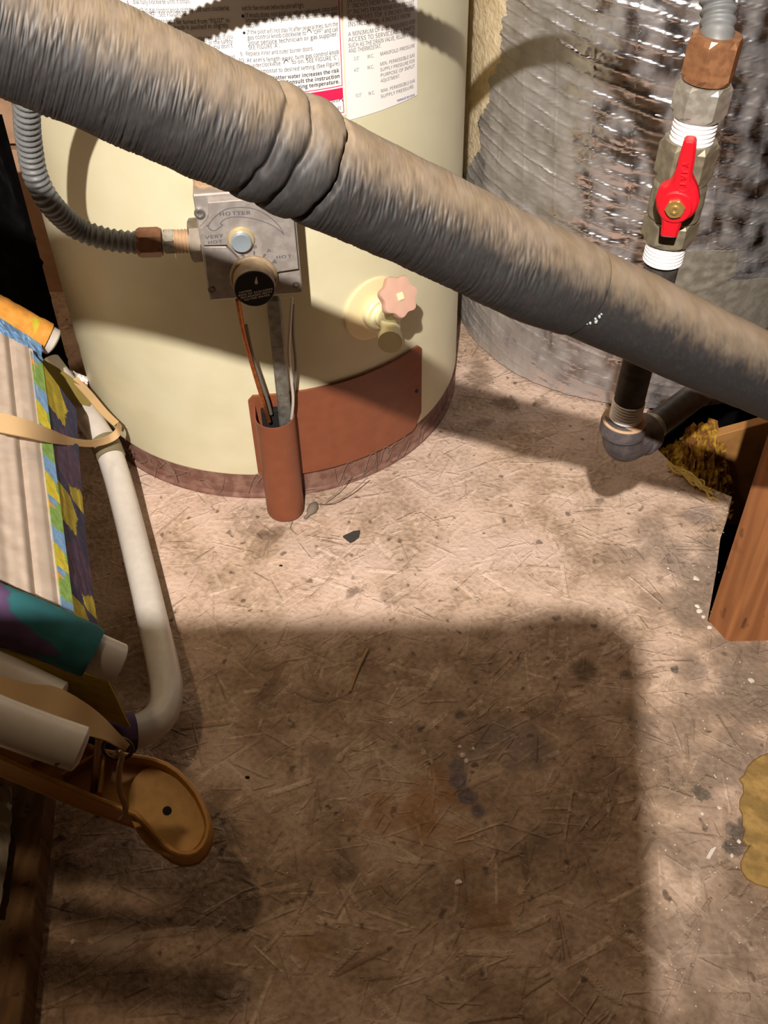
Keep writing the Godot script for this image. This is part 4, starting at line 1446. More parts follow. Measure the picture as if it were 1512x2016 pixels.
func build_chair() -> void:
	var t := thing("beach_chair", "folded beach chair with white tube frame, bright printed cloth and gold plastic armrest", "beach chair", on(120, 1300))
	var n1 := noise(301, 1.0, 3)
	var n2 := noise(302, 1.0, 2)
	var mb := Mb.new()
	# main frame loop
	tube(mb, path_at([[95, 715, 1.16], [150, 790, 1.15], [205, 872, 1.125], [228, 930, 1.11], [250, 1010, 1.08], [270, 1090, 1.04], [288, 1165, 1.005], [306, 1245, 0.965], [321, 1310, 0.93], [328, 1362, 0.905], [316, 1408, 0.885], [284, 1434, 0.87], [240, 1446, 0.86], [150, 1440, 0.85], [40, 1400, 0.84]], 8), 0.0146, 24)
	part(t, "frame_tube", mb.done(50.0), M.pvc, "long white tube bent at its lower corner")
	mb = Mb.new()
	tube(mb, path_at([[-420, 1241, 0.582], [-90, 1380, 0.60], [0, 1418, 0.605], [80, 1448, 0.61], [156, 1474, 0.615]], 4), 0.0139, 28, 0.003)
	var front := part(t, "frame_tube", mb.done(40.0), M.pvc, "nearest white tube with a dark plug")
	mb = Mb.new()
	var pc := at(119, 1503, 0.606)
	var pn := (EYE - pc).normalized() * 0.4 - UV_ * 0.8
	lathe(mb, pc - pn.normalized() * 0.001, pn, [[0.0035, 0.0], [0.0037, 0.0016], [0.003, 0.0022]], 16)
	part(front, "plug", mb.done(30.0), M.plug)
	mb = Mb.new()
	tube(mb, path_at([[-420, 1136, 0.67], [-90, 1286, 0.69], [0, 1327, 0.695], [112, 1380, 0.70]], 4), 0.0143, 24, 0.003)
	part(t, "frame_tube", mb.done(40.0), M.pvc, "white tube under the webbing strap")
	mb = Mb.new()
	tube(mb, path_at([[-360, 1039, 0.678], [-60, 1175, 0.70], [90, 1243, 0.712], [180, 1283, 0.722], [231, 1305, 0.73]], 4), 0.0146, 28, 0.002)
	part(t, "crossbar", mb.done(40.0), M.pvc, "lower white crossbar in its cloth sleeve")
	mb = Mb.new()
	tube(mb, path_at([[-360, 436, 0.955], [-60, 588, 1.02], [30, 632, 1.04], [104, 673, 1.06]], 4), 0.0146, 28, 0.003)
	part(t, "crossbar", mb.done(40.0), M.pvc, "upper white crossbar in its cloth sleeve")
	# cloth sleeves
	mb = Mb.new()
	tube(mb, path_at([[-320, 1072, 0.681], [-60, 1186, 0.70], [0, 1212, 0.703], [60, 1232, 0.709], [130, 1262, 0.717], [183, 1286, 0.722]], 10), func(s: float, a: float) -> float:
		return 0.0215 - 0.003 * clampf((s - 0.09) / 0.09, 0.0, 1.0) + 0.0009 * n1.get_noise_2d(s * 60.0, a * 1.5), 32)
	part(t, "cloth_sleeve", mb.done(60.0), M.print_teal, "teal and purple printed cloth sleeve")
	mb = Mb.new()
	tube(mb, path_at([[-330, 453, 0.96], [-60, 590, 1.02], [0, 620, 1.032], [50, 648, 1.046], [90, 668, 1.056]], 10), func(s: float, a: float) -> float:
		return 0.0185 + 0.0008 * n1.get_noise_2d(s * 60.0 + 9.0, a * 1.5), 32)
	part(t, "cloth_sleeve", mb.done(60.0), M.print_orange, "orange printed cloth sleeve")
	mb = Mb.new()
	tube(mb, path_at([[262, 1442, 0.864], [215, 1446, 0.855], [150, 1438, 0.85], [60, 1405, 0.84]], 8), func(s: float, a: float) -> float: return 0.0172 + 0.0005 * n1.get_noise_2d(s * 70.0, a), 28)
	part(t, "cloth_sleeve", mb.done(60.0), M.print_purple, "purple cloth sleeve round the lower bar")
	# canvas panel with two folds, running from the upper to the lower bar
	var quad := func(u: float, v: float, c: Array) -> Vector3:
		var k := u
		var top := Vector3(lerpf(c[0][0], c[1][0], k), lerpf(c[0][1], c[1][1], k), lerpf(c[0][2], c[1][2], k))
		var bot := Vector3(lerpf(c[3][0], c[2][0], k), lerpf(c[3][1], c[2][1], k), lerpf(c[3][2], c[2][2], k))
		return top.lerp(bot, v)
	var pc0 := [[-330, 488, 0.96], [64, 688, 1.0], [124, 1196, 0.735], [-330, 1000, 0.70]]
	part(t, "canvas_panel", sheet(110, 60, func(u: float, v: float) -> Vector3:
		var q: Vector3 = quad.call(u, v, pc0)
		var x: float = fposmod(1.0 - (1.0 - u) * 2.56, 1.0)
		var fold := 0.006 * exp(-pow((x - 0.70) / 0.035, 2)) - 0.003 * exp(-pow((x - 0.62) / 0.05, 2)) + 0.0045 * exp(-pow((x - 0.95) / 0.03, 2)) + 0.003 * exp(-pow((x - 0.40) / 0.06, 2))
		fold += n1.get_noise_2d(u * 4.0, v * 9.0) * 0.0018 + sin(v * PI) * 0.008
		return at(q.x, q.y, q.z + fold)), M.canvas, "dusty pale canvas panel with long pleats")
	var ph := [[60, 690, 0.998], [84, 716, 0.998], [147, 1214, 0.734], [122, 1196, 0.732]]
	part(t, "cloth_hem", sheet(10, 60, func(u: float, v: float) -> Vector3:
		var q: Vector3 = quad.call(u, v, ph)
		return at(q.x, q.y, q.z + sin(v * PI) * 0.006 + n1.get_noise_2d(u, v * 12.0) * 0.001)), M.print_hem, "printed hem strip in green, blue and orange")
	var ps := [[82, 714, 1.0], [150, 806, 1.05], [197, 1262, 0.77], [145, 1212, 0.737]]
	part(t, "printed_cloth", sheet(20, 60, func(u: float, v: float) -> Vector3:
		var q: Vector3 = quad.call(u, v, ps)
		return at(q.x - 6.0 * sin(v * PI) * u, q.y, q.z + sin(v * PI) * 0.006 + n1.get_noise_2d(u * 3.0, v * 8.0) * 0.004)), M.print_side, "dark blue and purple printed seat cloth")
	part(t, "cloth_ruffle", sheet(60, 14, func(u: float, v: float) -> Vector3:
		var x := lerpf(-320.0, 82.0, u)
		var y := lerpf(410.0, 668.0, u) + v * (62.0 + 22.0 * n1.get_noise_2d(u * 25.0, 4.0)) + 10.0
		return at(x, y, lerpf(0.93, 1.04, u) - 0.012 * sin(v * PI) + 0.006 * n2.get_noise_2d(u * 40.0, v * 4.0) - 0.006), 0.002), M.print_blue, "blue gathered printed cloth")
	part(t, "cloth_flap", sheet(24, 24, func(u: float, v: float) -> Vector3:
		var a := Vector2(-360, 1176).lerp(Vector2(212, 1340), u)
		var b := Vector2(-360, 1230).lerp(Vector2(256, 1432), u)
		var q := a.lerp(b, v)
		return at(q.x, q.y, lerpf(0.745, 0.84, v) + 0.006 * n1.get_noise_2d(u * 5.0, v * 5.0))), M.print_yellow, "mustard yellow printed cloth flap")
	part(t, "olive_lining", ribbon([[78, 704, 1.11, 88, 740, 1.11], [120, 728, 1.12, 120, 768, 1.12], [150, 752, 1.125, 152, 792, 1.125], [182, 778, 1.13, 176, 800, 1.13]]), M.olive, "olive cloth lining")
	# straps
	part(t, "webbing_strap", ribbon([[-320, 776, 0.81, -320, 812, 0.80], [-50, 806, 0.86, -50, 840, 0.85], [0, 812, 0.865, 0, 850, 0.855], [55, 827, 0.88, 55, 861, 0.87], [100, 845, 0.915, 100, 872, 0.91], [140, 861, 0.985, 140, 877, 0.985], [182, 867, 1.05, 182, 880, 1.06], [212, 858, 1.08, 216, 872, 1.085], [230, 842, 1.09, 236, 858, 1.09], [232, 828, 1.115, 240, 838, 1.115]]), M.web, "tan webbing strap across the canvas")
	mb = Mb.new()
	tube(mb, path_at([[204, 868, 1.126], [212, 884, 1.122], [219, 902, 1.117]], 4), 0.0160, 24)
	part(t, "strap_loop", mb.done(40.0), M.web_dark, "olive strap loop round the frame tube")
	part(t, "strap_end", ribbon([[140, 748, 1.125, 152, 742, 1.13], [168, 778, 1.12, 178, 768, 1.13], [196, 812, 1.108, 210, 806, 1.115], [224, 838, 1.098, 234, 830, 1.105]]), M.web, "tan strap end along the tube")
	part(t, "webbing_strap", ribbon([[-380, 1170, 0.63, -380, 1230, 0.625], [-60, 1308, 0.645, -60, 1362, 0.64], [0, 1330, 0.65, 0, 1380, 0.645], [60, 1346, 0.655, 60, 1406, 0.65], [110, 1352, 0.665, 112, 1424, 0.655], [160, 1378, 0.67, 158, 1444, 0.665], [200, 1408, 0.68, 205, 1456, 0.675], [235, 1444, 0.69, 232, 1470, 0.688], [256, 1466, 0.695, 246, 1480, 0.695]], 0.0016), M.web, "wide tan webbing strap with frayed end")
	# ring and hook
	mb = Mb.new()
	var rc := at(231, 1474, 0.698)
	var ring := PackedVector3Array()
	for k in 33:
		var a := TAU * k / 32.0
		ring.append(rc + RV * cos(a) * 0.0102 - UV_ * sin(a) * 0.0082 + FW * sin(a) * 0.003)
	tube(mb, ring, 0.0015, 10)
	part(t, "strap_ring", mb.done(60.0), M.ring_dark, "dark metal ring on the strap end")
	mb = Mb.new()
	tube(mb, path_at([[226, 1489, 0.70], [233, 1480, 0.69], [240, 1489, 0.694], [236, 1505, 0.70], [234, 1535, 0.715], [237, 1560, 0.725], [246, 1585, 0.735], [246, 1605, 0.74], [238, 1613, 0.745]], 6), 0.0021, 10)
	part(t, "hook", mb.done(60.0), M.hook, "bent wire hook into the armrest")
	mb = Mb.new()
	tube(mb, path_at([[196, 1432, 0.74], [192, 1480, 0.75], [183, 1560, 0.772]], 4), 0.0026, 10)
	part(t, "arm_bracket", mb.done(40.0), M.hook)

	# armrest: a moulded tray with a round cup rest at its end
	var nn := (RV * 0.10 + UV_ * 0.56 - FW * 0.82).normalized()
	var o := at(327, 1597, 0.752)
	var rim := PackedVector3Array()
	for q in [[-400, 1324], [-140, 1432], [-60, 1466], [0, 1494], [55, 1519], [109, 1543], [170, 1569], [231, 1593], [264, 1606], [297, 1641], [316, 1662], [334, 1676], [352, 1684], [370, 1686], [388, 1681], [402, 1668], [411, 1650], [415, 1628], [412, 1606], [404, 1584], [391, 1558], [373, 1535], [352, 1514], [330, 1500], [310, 1492], [290, 1487], [258, 1482], [198, 1472], [100, 1430], [0, 1392], [-140, 1340], [-400, 1236]]: rim.append(on_plane(q[0], q[1], o, nn))
	var b := frame(nn)
	var flat := PackedVector2Array()
	for q in rim: flat.append(Vector2(q.dot(b.x), q.dot(b.y)))
	var cw := Geometry2D.is_polygon_clockwise(flat)
	var inset := func(k: float) -> PackedVector3Array:
		var out := PackedVector3Array()
		var n := flat.size()
		for i in n:
			var d1 := (flat[i] - flat[(i + n - 1) % n]).normalized()
			var d2 := (flat[(i + 1) % n] - flat[i]).normalized()
			var m := (Vector2(-d1.y, d1.x) + Vector2(-d2.y, d2.x)).normalized() * k
			if cw: m = -m
			out.append(rim[i] + b.x * m.x + b.y * m.y)
		return out
	mb = Mb.new()
	var i0: PackedVector3Array = inset.call(0.0)
	var i1: PackedVector3Array = inset.call(0.0012)
	var i2: PackedVector3Array = inset.call(0.0042)
	var i3: PackedVector3Array = inset.call(0.005)
	var o1: PackedVector3Array = inset.call(-0.0004)
	var o2: PackedVector3Array = inset.call(-0.0018)
	var lo: PackedVector3Array = inset.call(0.004)
	var loops: Array[PackedInt32Array] = []
	var add_loop := func(pts: PackedVector3Array, down: float, thin := 0.0) -> void:
		var r := PackedInt32Array()
		for i in pts.size():
			var x: float = clampf((pts[i] - o).dot(RV) / 0.12, -1.6, 0.4)
			r.append(mb.p(pts[i] - nn * down * (1.0 + thin * x), Vector2(i, down)))
		loops.append(r)
	add_loop.call(i3, 0.016)
	add_loop.call(i2, 0.0014)
	add_loop.call(inset.call(0.0030), 0.0)
	add_loop.call(i1, 0.0)
	add_loop.call(i0, 0.0012)
	add_loop.call(o1, 0.023, -0.75)
	add_loop.call(o2, 0.0245, -0.75)
	add_loop.call(inset.call(-0.001), 0.0262, -0.75)
	add_loop.call(lo, 0.038, -0.75)
	for k in loops.size() - 1: mb.ring_join(loops[k], loops[k + 1])
	# floor of the tray and underside
	var tr := Geometry2D.triangulate_polygon(flat)
	for k in tr.size() / 3:
		mb.tri(loops[0][tr[3 * k]], loops[0][tr[3 * k + 1]], loops[0][tr[3 * k + 2]])
		mb.tri(loops[-1][tr[3 * k]], loops[-1][tr[3 * k + 2]], loops[-1][tr[3 * k + 1]])
	var arm := part(t, "armrest", mb.done(40.0), M.gold, "golden plastic armrest with a cup rest")
	mb = Mb.new()
	var disk := PackedVector3Array()
	var hole := PackedVector3Array()
	for k in 48:
		var a := TAU * k / 48.0
		var d := Vector2(cos(a), sin(a))
		var major := Vector2(0.46, 0.888)
		var minor := Vector2(-0.888, 0.46)
		var q := Vector2(329, 1596) + major * d.x * 94.0 + minor * d.y * 72.0
		disk.append(on_plane(q.x, q.y, o - nn * 0.009, nn))
	slab(mb, disk, -nn * 0.005, 0.0008)
	part(arm, "cup_rest", mb.done(30.0), M.gold_pad, "round cup rest pad with a drain hole")
	mb = Mb.new()
	lathe(mb, on_plane(329, 1596, o - nn * 0.0088, nn) - nn * 0.0012, nn, [[0.0034, 0.0], [0.0034, 0.0014], [0.003, 0.0016]], 20)
	part(arm, "drain_hole", mb.done(), M.dark_hole)
	for q in [[[120, 1525], [196, 1478]], [[195, 1560], [206, 1475]], [[60, 1500], [110, 1440]]]:
		mb = Mb.new()
		var p0 := on_plane(q[0][0], q[0][1], o - nn * 0.003, nn)
		var p1 := on_plane(q[1][0], q[1][1], o - nn * 0.003, nn)
		var d := (p1 - p0).normalized()
		bbox(mb, (p0 + p1) * 0.5 - nn * 0.006, Vector3(0.0012, 0.006, p0.distance_to(p1) * 0.5), Basis(nn.cross(d), nn, d), 0.0004)
		part(arm, "rib", mb.done(), M.gold)

func build_sides() -> void:
	# stud on the right
	var a := on(1391, 1217)
	var b := on(1432, 1263)
	var c := on(1512, 1240)
	var up0 := on_plane(1490, 1097, b, Vector3.BACK)
	var lean := (up0 - b).normalized()
	if lean.y < 0: lean = -lean
	var mb := Mb.new()
	var xx := Vector3(1, 0, 0)
	var depth := a - b
	var wide := 0.089
	var poly := PackedVector3Array([b, b + xx * wide, b + xx * wide + depth, a])
	var r0 := PackedInt32Array()
	var r1 := PackedInt32Array()
	var k := 0
	for i in 4:
		var p := poly[i]
		var prev := (poly[(i + 3) % 4] - p).normalized()
		var next := (poly[(i + 1) % 4] - p).normalized()
		for e in [prev, next]:
			var q: Vector3 = p + e * 0.0028
			r0.append(mb.p(q, Vector2(k, 0)))
			r1.append(mb.p(q + lean * (0.7 / lean.y), Vector2(k, 1)))
			k += 1
	mb.ring_join(r0, r1)
	mb.fan(r0, mb.p((poly[0] + poly[2]) * 0.5), true)
	mb.fan(r1, mb.p((poly[0] + poly[2]) * 0.5 + lean * (0.7 / lean.y)))
	single("wood_stud", "orange-brown timber stud with knots standing at the floor's right edge", "stud", mb.done(20.0), M.timber)
	# fibreboard panel behind it
	mb = Mb.new()
	var z := -0.90
	var pl := PackedVector3Array()
	for q in [[1397, 862], [1530, 826], [1560, 1000], [1540, 1120], [1420, 1120], [1400, 960], [1393, 900]]: pl.append(on_plane(q[0], q[1], Vector3(0, 0, z), Vector3.BACK))
	slab(mb, pl, Vector3(0, 0, -0.012), 0.001)
	single("fibreboard_panel", "plain brown fibreboard panel in shadow behind the timber stud", "panel", mb.done(30.0), M.panel)
	# loose yellow insulation beside the panel
	var n1 := noise(401, 1.0, 4)
	var lump := sheet(44, 44, func(u: float, v: float) -> Vector3:
		var q := on(lerpf(1300.0, 1440.0, u), lerpf(872.0, 985.0, v) + u * 20.0, -0.05)
		var edge := sin(u * PI) * sin(v * PI)
		var lift := edge * 0.065 + absf(n1.get_noise_2d(u * 6.0, v * 6.0)) * 0.05 * edge + n1.get_noise_2d(u * 26.0, v * 26.0) * 0.008 - 0.01
		return q + Vector3(0, lift, 0), 0.006)
	var wool := single("insulation_batt", "ragged tuft of yellow and rust fibre insulation behind the pipe elbow", "insulation", lump, M.wool)
	mb = Mb.new()
	rng.seed = 31
	var strand := path_at([[1318, 915, 1.13], [1345, 935, 1.13], [1375, 955, 1.13], [1400, 975, 1.14], [1425, 1000, 1.14]], 6)
	for j in 16:
		var pts: Array = []
		for q in strand:
			pts.append(on(proj(q).x, proj(q).y, 0.003) + Vector3(rng.randfn(0, 0.003), rng.randf() * 0.004, rng.randfn(0, 0.004)))
		var short: Array = []
		var s0 := rng.randi_range(0, 8)
		for i in range(s0, mini(pts.size(), s0 + rng.randi_range(10, 16)), 3): short.append(pts[i])
		if short.size() > 2: tube(mb, smooth_path(short, 4), rng.randf_range(0.0006, 0.0016), 6)
	part(wool, "loose_fibres", mb.done(60.0), M.fuzz, "pale yellow loose fibres on the floor edge").set_meta("kind", "stuff")
	# cartons on the left, behind the cream heater
	var zb := -1.28
	for q in [[[-40, 120, 40, 120, 62, 296, 9, 283], [0]], [[12, 296, 64, 296, 175, 700, 108, 662], [1]]]:
		mb = Mb.new()
		var s: Array = q[0]
		var pts := PackedVector3Array()
		for i in 4: pts.append(on_plane(s[2 * i], s[2 * i + 1], Vector3(0, 0, zb), Vector3.BACK))
		pts[1].x += 0.16
		pts[2].x += 0.16
		slab(mb, pts, Vector3(0, 0, -0.02), 0.001)
		single("cardboard_carton", "lower tan carton side left of the cream heater, below the dark seam" if q[1][0] else "upper tan carton side behind the corrugated hose, above the dark seam", "carton", mb.done(30.0), M.board)
	# black bag
	var bag := sheet(30, 50, func(u: float, v: float) -> Vector3:
		var edge: float = lerpf(0.0, 150.0, v) + 4.0
		var x := lerpf(-140.0, edge, u)
		var y := lerpf(225.0, 790.0, v)
		return at(x, y, lerpf(1.03, 1.2, v) + (1.0 - u) * -0.03 + 0.015 * n1.get_noise_2d(u * 4.0, v * 7.0) + pow(u, 4) * 0.04), 0.004)
	single("black_bag", "black plastic bag slumped at the far left beside the tan cartons", "bag", bag, M.void_bag)
	mb = Mb.new()
	var wr := sheet(12, 10, func(u: float, v: float) -> Vector3:
		return at(lerpf(136.0, 172.0, u), lerpf(728.0, 762.0, v) + u * 14.0, 1.2 + 0.012 * n1.get_noise_2d(u * 5.0, v * 5.0)), 0.001)
	var wrap := single("plastic_wrapper", "crumpled white wrapper with a red spot between chair and heater", "wrapper", wr, M.paper)
	mb = Mb.new()
	lathe(mb, at(160, 757, 1.185), -FW, [[0.004, 0.0], [0.0035, 0.001]], 12, func(q: float) -> float: return 1.0 + 0.2 * sin(3.0 * q))
	part(wrap, "red_spot", mb.done(), M.red_print)
	# plank and grey sheet in the near left corner
	mb = Mb.new()
	var e0 := on(84, 1630, 0.03)
	var e1 := on(41, 2030, 0.03)
	var dir := (e1 - e0).normalized()
	var lft := Vector3(-1, 0, 0)
	var pk := PackedVector3Array([e0 - dir * 0.25, e1 + dir * 0.2, e1 + dir * 0.2 + lft * 0.09, e0 - dir * 0.25 + lft * 0.09])
	slab(mb, pk, Vector3(0, -0.03, 0), 0.0016)
	single("wood_plank", "dull brown plank lying on the floor under the gold armrest", "plank", mb.done(20.0), M.plank)
	var gs := sheet(20, 24, func(u: float, v: float) -> Vector3:
		var q := on(lerpf(-120.0, 27.0, u) - 26.0 * v * v, lerpf(1560.0, 1800.0, v), 0.036)
		return q + Vector3(0, 0.006 + 0.006 * n1.get_noise_2d(u * 5.0, v * 6.0), 0), 0.0014)
	single("plastic_sheet", "cloudy grey plastic sheet at the left edge below the armrest", "sheet", gs, M.grey_sheet)
	# brittle foam patch stuck to the floor on the right
	var fp := PackedVector3Array()
	for q in [[1525, 1478], [1500, 1486], [1482, 1497], [1471, 1510], [1466, 1524], [1457, 1532], [1464, 1541], [1465, 1558], [1458, 1572], [1457, 1588], [1463, 1600], [1463, 1622], [1468, 1632], [1463, 1650], [1471, 1660], [1478, 1662], [1466, 1680], [1459, 1698], [1462, 1714], [1472, 1728], [1490, 1738], [1525, 1748], [1600, 1700], [1610, 1560]]: fp.append(on(q[0], q[1], 0.004))
	mb = Mb.new()
	slab(mb, fp, Vector3(0, -0.004, 0), 0.0012)
	single("foam_scrap", "flat tan brittle foam scrap with cracked edge on the floor at right", "foam scrap", mb.done(30.0), M.foam_patch)

func proj(p: Vector3) -> Vector2:
	var d := p - EYE
	var zz := d.dot(FW)
	return Vector2(756.0 + F * d.dot(RV) / zz, 1008.0 - F * d.dot(UV_) / zz)

func chip(r: float, sd: int, flatness := 0.6) -> ArrayMesh:
	var n := noise(sd, 1.0, 2)
	var mb := Mb.new()
	var rings: Array[PackedInt32Array] = []
	for q in [[0.75, 0.0], [1.0, 0.35], [0.7, 0.85]]:
		var ring := PackedInt32Array()
		for k in 7:
			var a := TAU * k / 7.0
			var w: float = q[0] * (1.0 + 0.7 * n.get_noise_2d(cos(a) * 1.4 + q[1], sin(a) * 1.4))
			ring.append(mb.p(Vector3(cos(a) * w, q[1] * flatness * (1.0 + 0.4 * n.get_noise_2d(a * 2.0, 7.0)), sin(a) * w * 0.8) * r))
		rings.append(ring)
	for i in 2: mb.ring_join(rings[i], rings[i + 1])
	mb.fan(rings[0], mb.p(Vector3.ZERO), true)
	mb.fan(rings[2], mb.p(Vector3(0, flatness * 0.95, 0) * r))
	return mb.done(20.0)

func build_debris() -> void:
	rng.seed = 99
	var shapes: Array[ArrayMesh] = []
	for k in 4: shapes.append(chip(0.0022, 500 + k))
	# white plaster crumbs
	var crumbs := [[1370, 1140, 1.5, "white plaster crumb on the bare floor left of the stud, largest of that scatter"], [1373, 1194, 1.1, "white crumb at the stud's left corner, upper of the heap"], [1377, 1204, 1.5, "white crumb in the small heap by the stud's left corner"], [1385, 1215, 1.0, "small white crumb touching the stud's left corner"], [1397, 1236, 1.2, "white crumb below the stud's left corner"],
		[1479, 1341, 1.5, "white crumb alone on grey floor below the stud's foot"], [1315, 1119, 0.6, "tiny white crumb left of the larger crumb by the stud"], [905, 1470, 0.9, "white crumb in the dark shadow, topmost of the cluster beside the blue-grey stain"], [911, 1487, 1.2, "white crumb in the middle of the cluster by the blue-grey stain"], [918, 1499, 1.3, "white crumb lowest in the cluster, touching the blue-grey stain"], [932, 1474, 0.8, "white crumb right end of the cluster by the blue-grey stain"], [770, 1424, 0.9, "lone pale crumb in shadow left of the crumb cluster"], [903, 1738, 1.4, "pale crumb lying well below the blue-grey stain"],
		[1330, 971, 0.8, "pale crumb on lit floor below the pipe elbow"], [1433, 1010, 0.7, "tiny pale crumb on the floor's cut edge above the stud"], [143, 1855, 1.1, "pale crumb in the dim lower left corner"], [1382, 1602, 0.8, "white crumb just under the dark round stain left of the foam scrap"], [1416, 1591, 0.8, "white crumb between the dark round stain and the foam scrap"], [1455, 1657, 0.9, "white crumb on the black smear at the foam scrap's edge"], [1441, 1685, 0.9, "white crumb at the lower end of the black smear"]]
	for q in crumbs:
		var o := single("plaster_crumb", q[3], "crumb", shapes[rng.randi() % 4], M.crumb, "white crumbs on the floor")
		o.position = on(q[0], q[1])
		o.rotation.y = rng.randf() * TAU
		o.scale = Vector3.ONE * q[2]
	# long white sliver by the foam scrap
	var mb := Mb.new()
	var sl := PackedVector3Array()
	for q in [[1390, 1687], [1398, 1690], [1411, 1668], [1407, 1666], [1399, 1671]]: sl.append(on(q[0], q[1], 0.002))
	slab(mb, sl, Vector3(0, -0.002, 0), 0.0004)
	single("plaster_sliver", "wedge-shaped white sliver lying left of the foam scrap", "sliver", mb.done(), M.crumb)
	mb = Mb.new()
	var ch := PackedVector3Array()
	for q in [[675, 1054], [688, 1048], [696, 1044], [709, 1043], [707, 1054], [698, 1062], [690, 1066], [682, 1060]]: ch.append(on(q[0], q[1], 0.003))
	slab(mb, ch, Vector3(0, -0.003, 0), 0.0008)
	single("dark_chip", "dark grey chip lying on the bright floor in front of the cream heater", "chip", mb.done(), M.dark_chip)
	for q in [[553, 1114, 0.9, "small black pellet on bright floor below the burner shield"], [487, 1531, 1.0, "small black pellet in shadow right of the gold cup rest"]]:
		var o := single("black_pellet", q[3], "pellet", shapes[0], M.dark_hole, "black pellets")
		o.position = on(q[0], q[1])
		o.scale = Vector3.ONE * q[2]
	mb = Mb.new()
	tube(mb, PackedVector3Array([on(724, 1278, 0.002), on(708, 1310, 0.003), on(698, 1336, 0.0015), on(689, 1362, 0.0012)]), func(s: float, a: float) -> float: return 0.0016 - 0.012 * s * 0.5, 7)
	single("wood_splinter", "long pale wood splinter lying in the shadow, centre of the floor", "splinter", mb.done(), M.straw)
	mb = Mb.new()
	tube(mb, path_at([[414, 1582, 0.889], [430, 1587, 0.889], [446, 1580, 0.889], [470, 1576, 0.892]], 4), 0.0013, 7)
	single("wood_curl", "pale curled shaving on the floor beside the cup rest", "shaving", mb.done(), M.straw)
	# cobweb strands hung with dust from the base ring
	mb = Mb.new()
	tube(mb, smooth_path([on(724, 940, 0.03), on(690, 970, 0.02), on(655, 990, 0.012), on(626, 992, 0.005)], 6), 0.0006, 6)
	var cob := single("cobweb", "dusty cobweb strand with a grey lint lump right of the burner shield", "cobweb", mb.done(60.0), M.web_dust)
	mb = Mb.new()
	tube(mb, smooth_path([on(690, 935, 0.03), on(668, 965, 0.018), on(640, 990, 0.008)], 6), 0.0005, 6)
	part(cob, "side_strand", mb.done(60.0), M.web_dust)
	mb = Mb.new()
	tube(mb, smooth_path([on(573, 1006, 0.001), on(576, 1025, 0.001), on(572, 1040, 0.001), on(583, 1051, 0.001)], 5), 0.0006, 6)
	single("lint_thread", "thin curly lint thread on the floor just below the burner shield", "thread", mb.done(60.0), M.web_dust)
	mb = Mb.new()
	tube(mb, smooth_path([on(622, 990, 0.003), on(612, 1006, 0.005), on(600, 1021, 0.003)], 6), func(s: float, a: float) -> float: return 0.0018 + 0.004 * sin(clampf(s / 0.022, 0.0, 1.0) * PI), 10)
	part(cob, "lint_lump", mb.done(60.0), M.web_dust, "grey lint lump")
	# finest grit
	var mm := MultiMesh.new()
	mm.transform_format = MultiMesh.TRANSFORM_3D
	mm.mesh = chip(0.0009, 600)
	mm.instance_count = 260
	rng.seed = 55
	for k in 260:
		var q := on(rng.randf_range(1230, 1512), rng.randf_range(1000, 2000)) if k < 190 else on(rng.randf_range(300, 1250), rng.randf_range(990, 2000))
		var s := rng.randf_range(0.3, 1.0)
		mm.set_instance_transform(k, Transform3D(Basis(Vector3.UP, rng.randf() * TAU).scaled(Vector3.ONE * s), q))
	var grit := MultiMeshInstance3D.new()
	grit.name = "plaster_grit"
	grit.multimesh = mm
	grit.material_override = M.crumb
	add_child(grit)
	grit.set_meta("label", "fine pale grit scattered over the floor towards the stud")
	grit.set_meta("category", "grit")
	grit.set_meta("kind", "stuff")

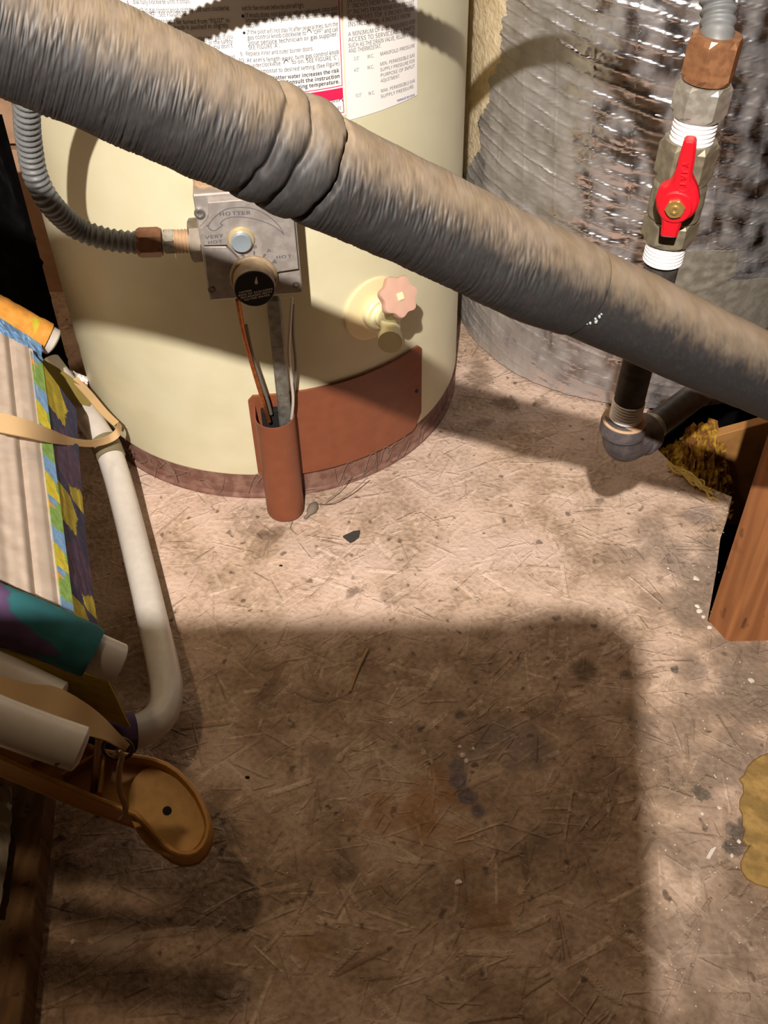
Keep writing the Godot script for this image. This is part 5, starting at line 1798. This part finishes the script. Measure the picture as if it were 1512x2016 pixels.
func build_behind_the_camera() -> void:
	# the tablet that takes the picture: its lens looks out at the camera's place, its shadow falls on the floor
	var o := EYE - FW * 0.022
	var t := thing("tablet", "black tablet in a dark case held above the floor, taking the picture", "tablet", o)
	var poly := PackedVector3Array()
	var x0 := -0.225
	var x1 := 0.0425
	var y0 := -0.181
	var y1 := 0.0262
	for c in [[x1, y1, 0.0], [x0, y1, 90.0], [x0, y0, 180.0], [x1, y0, 270.0]]:
		for k in 7:
			var a := deg_to_rad(c[2] + 15.0 * k)
			var r := 0.014
			poly.append(o + RV * (c[0] - signf(c[0]) * r + cos(a) * r) + UV_ * (c[1] - signf(c[1]) * r + sin(a) * r))
	var mb := Mb.new()
	slab(mb, poly, -FW * 0.009, 0.001)
	part(t, "case", mb.done(30.0), M.case)
	mb = Mb.new()
	bbox(mb, o + RV * 0.010 + UV_ * 0.0246 - FW * 0.004, Vector3(0.019, 0.0052, 0.0042), Basis(RV, UV_, -FW), 0.0035)
	part(t, "corner_bumper", mb.done(30.0), M.case)
	# headlamp worn above
	var d := (on(640, 650, 0.15) - LAMP).normalized()
	var h := thing("headlamp", "small headlamp shining down over the tablet", "headlamp", LAMP)
	mb = Mb.new()
	lathe(mb, LAMP - d * 0.032, d, [[0.014, 0.0], [0.018, 0.006], [0.018, 0.022], [0.016, 0.024]], 32)
	part(h, "housing", mb.done(30.0), M.case)
	mb = Mb.new()
	lathe(mb, LAMP - d * 0.0075, d, [[0.006, 0.0], [0.006, 0.0025], [0.004, 0.0035]], 24)
	part(h, "lamp_lens", mb.done(30.0), M.lamp)
	# a dim bulb under the ceiling
	var c := Vector3(-0.6, 1.8, -0.62)
	var bl := thing("ceiling_bulb", "dim bare bulb hanging on a cord from the ceiling above the beach chair", "bulb", c)
	mb = Mb.new()
	lathe(mb, c + Vector3(0, -0.03, 0), Vector3.UP, [[0.012, -0.028], [0.036, -0.02], [0.052, 0.006], [0.052, 0.036], [0.034, 0.066], [0.014, 0.078]], 24)
	part(bl, "bulb_glass", mb.done(40.0), M.lamp)
	mb = Mb.new()
	lathe(mb, c + Vector3(0, 0.045, 0), Vector3.UP, [[0.016, 0.0], [0.02, 0.004], [0.02, 0.04], [0.006, 0.046], [0.004, 0.405]], 20)
	part(bl, "socket", mb.done(30.0), M.case)
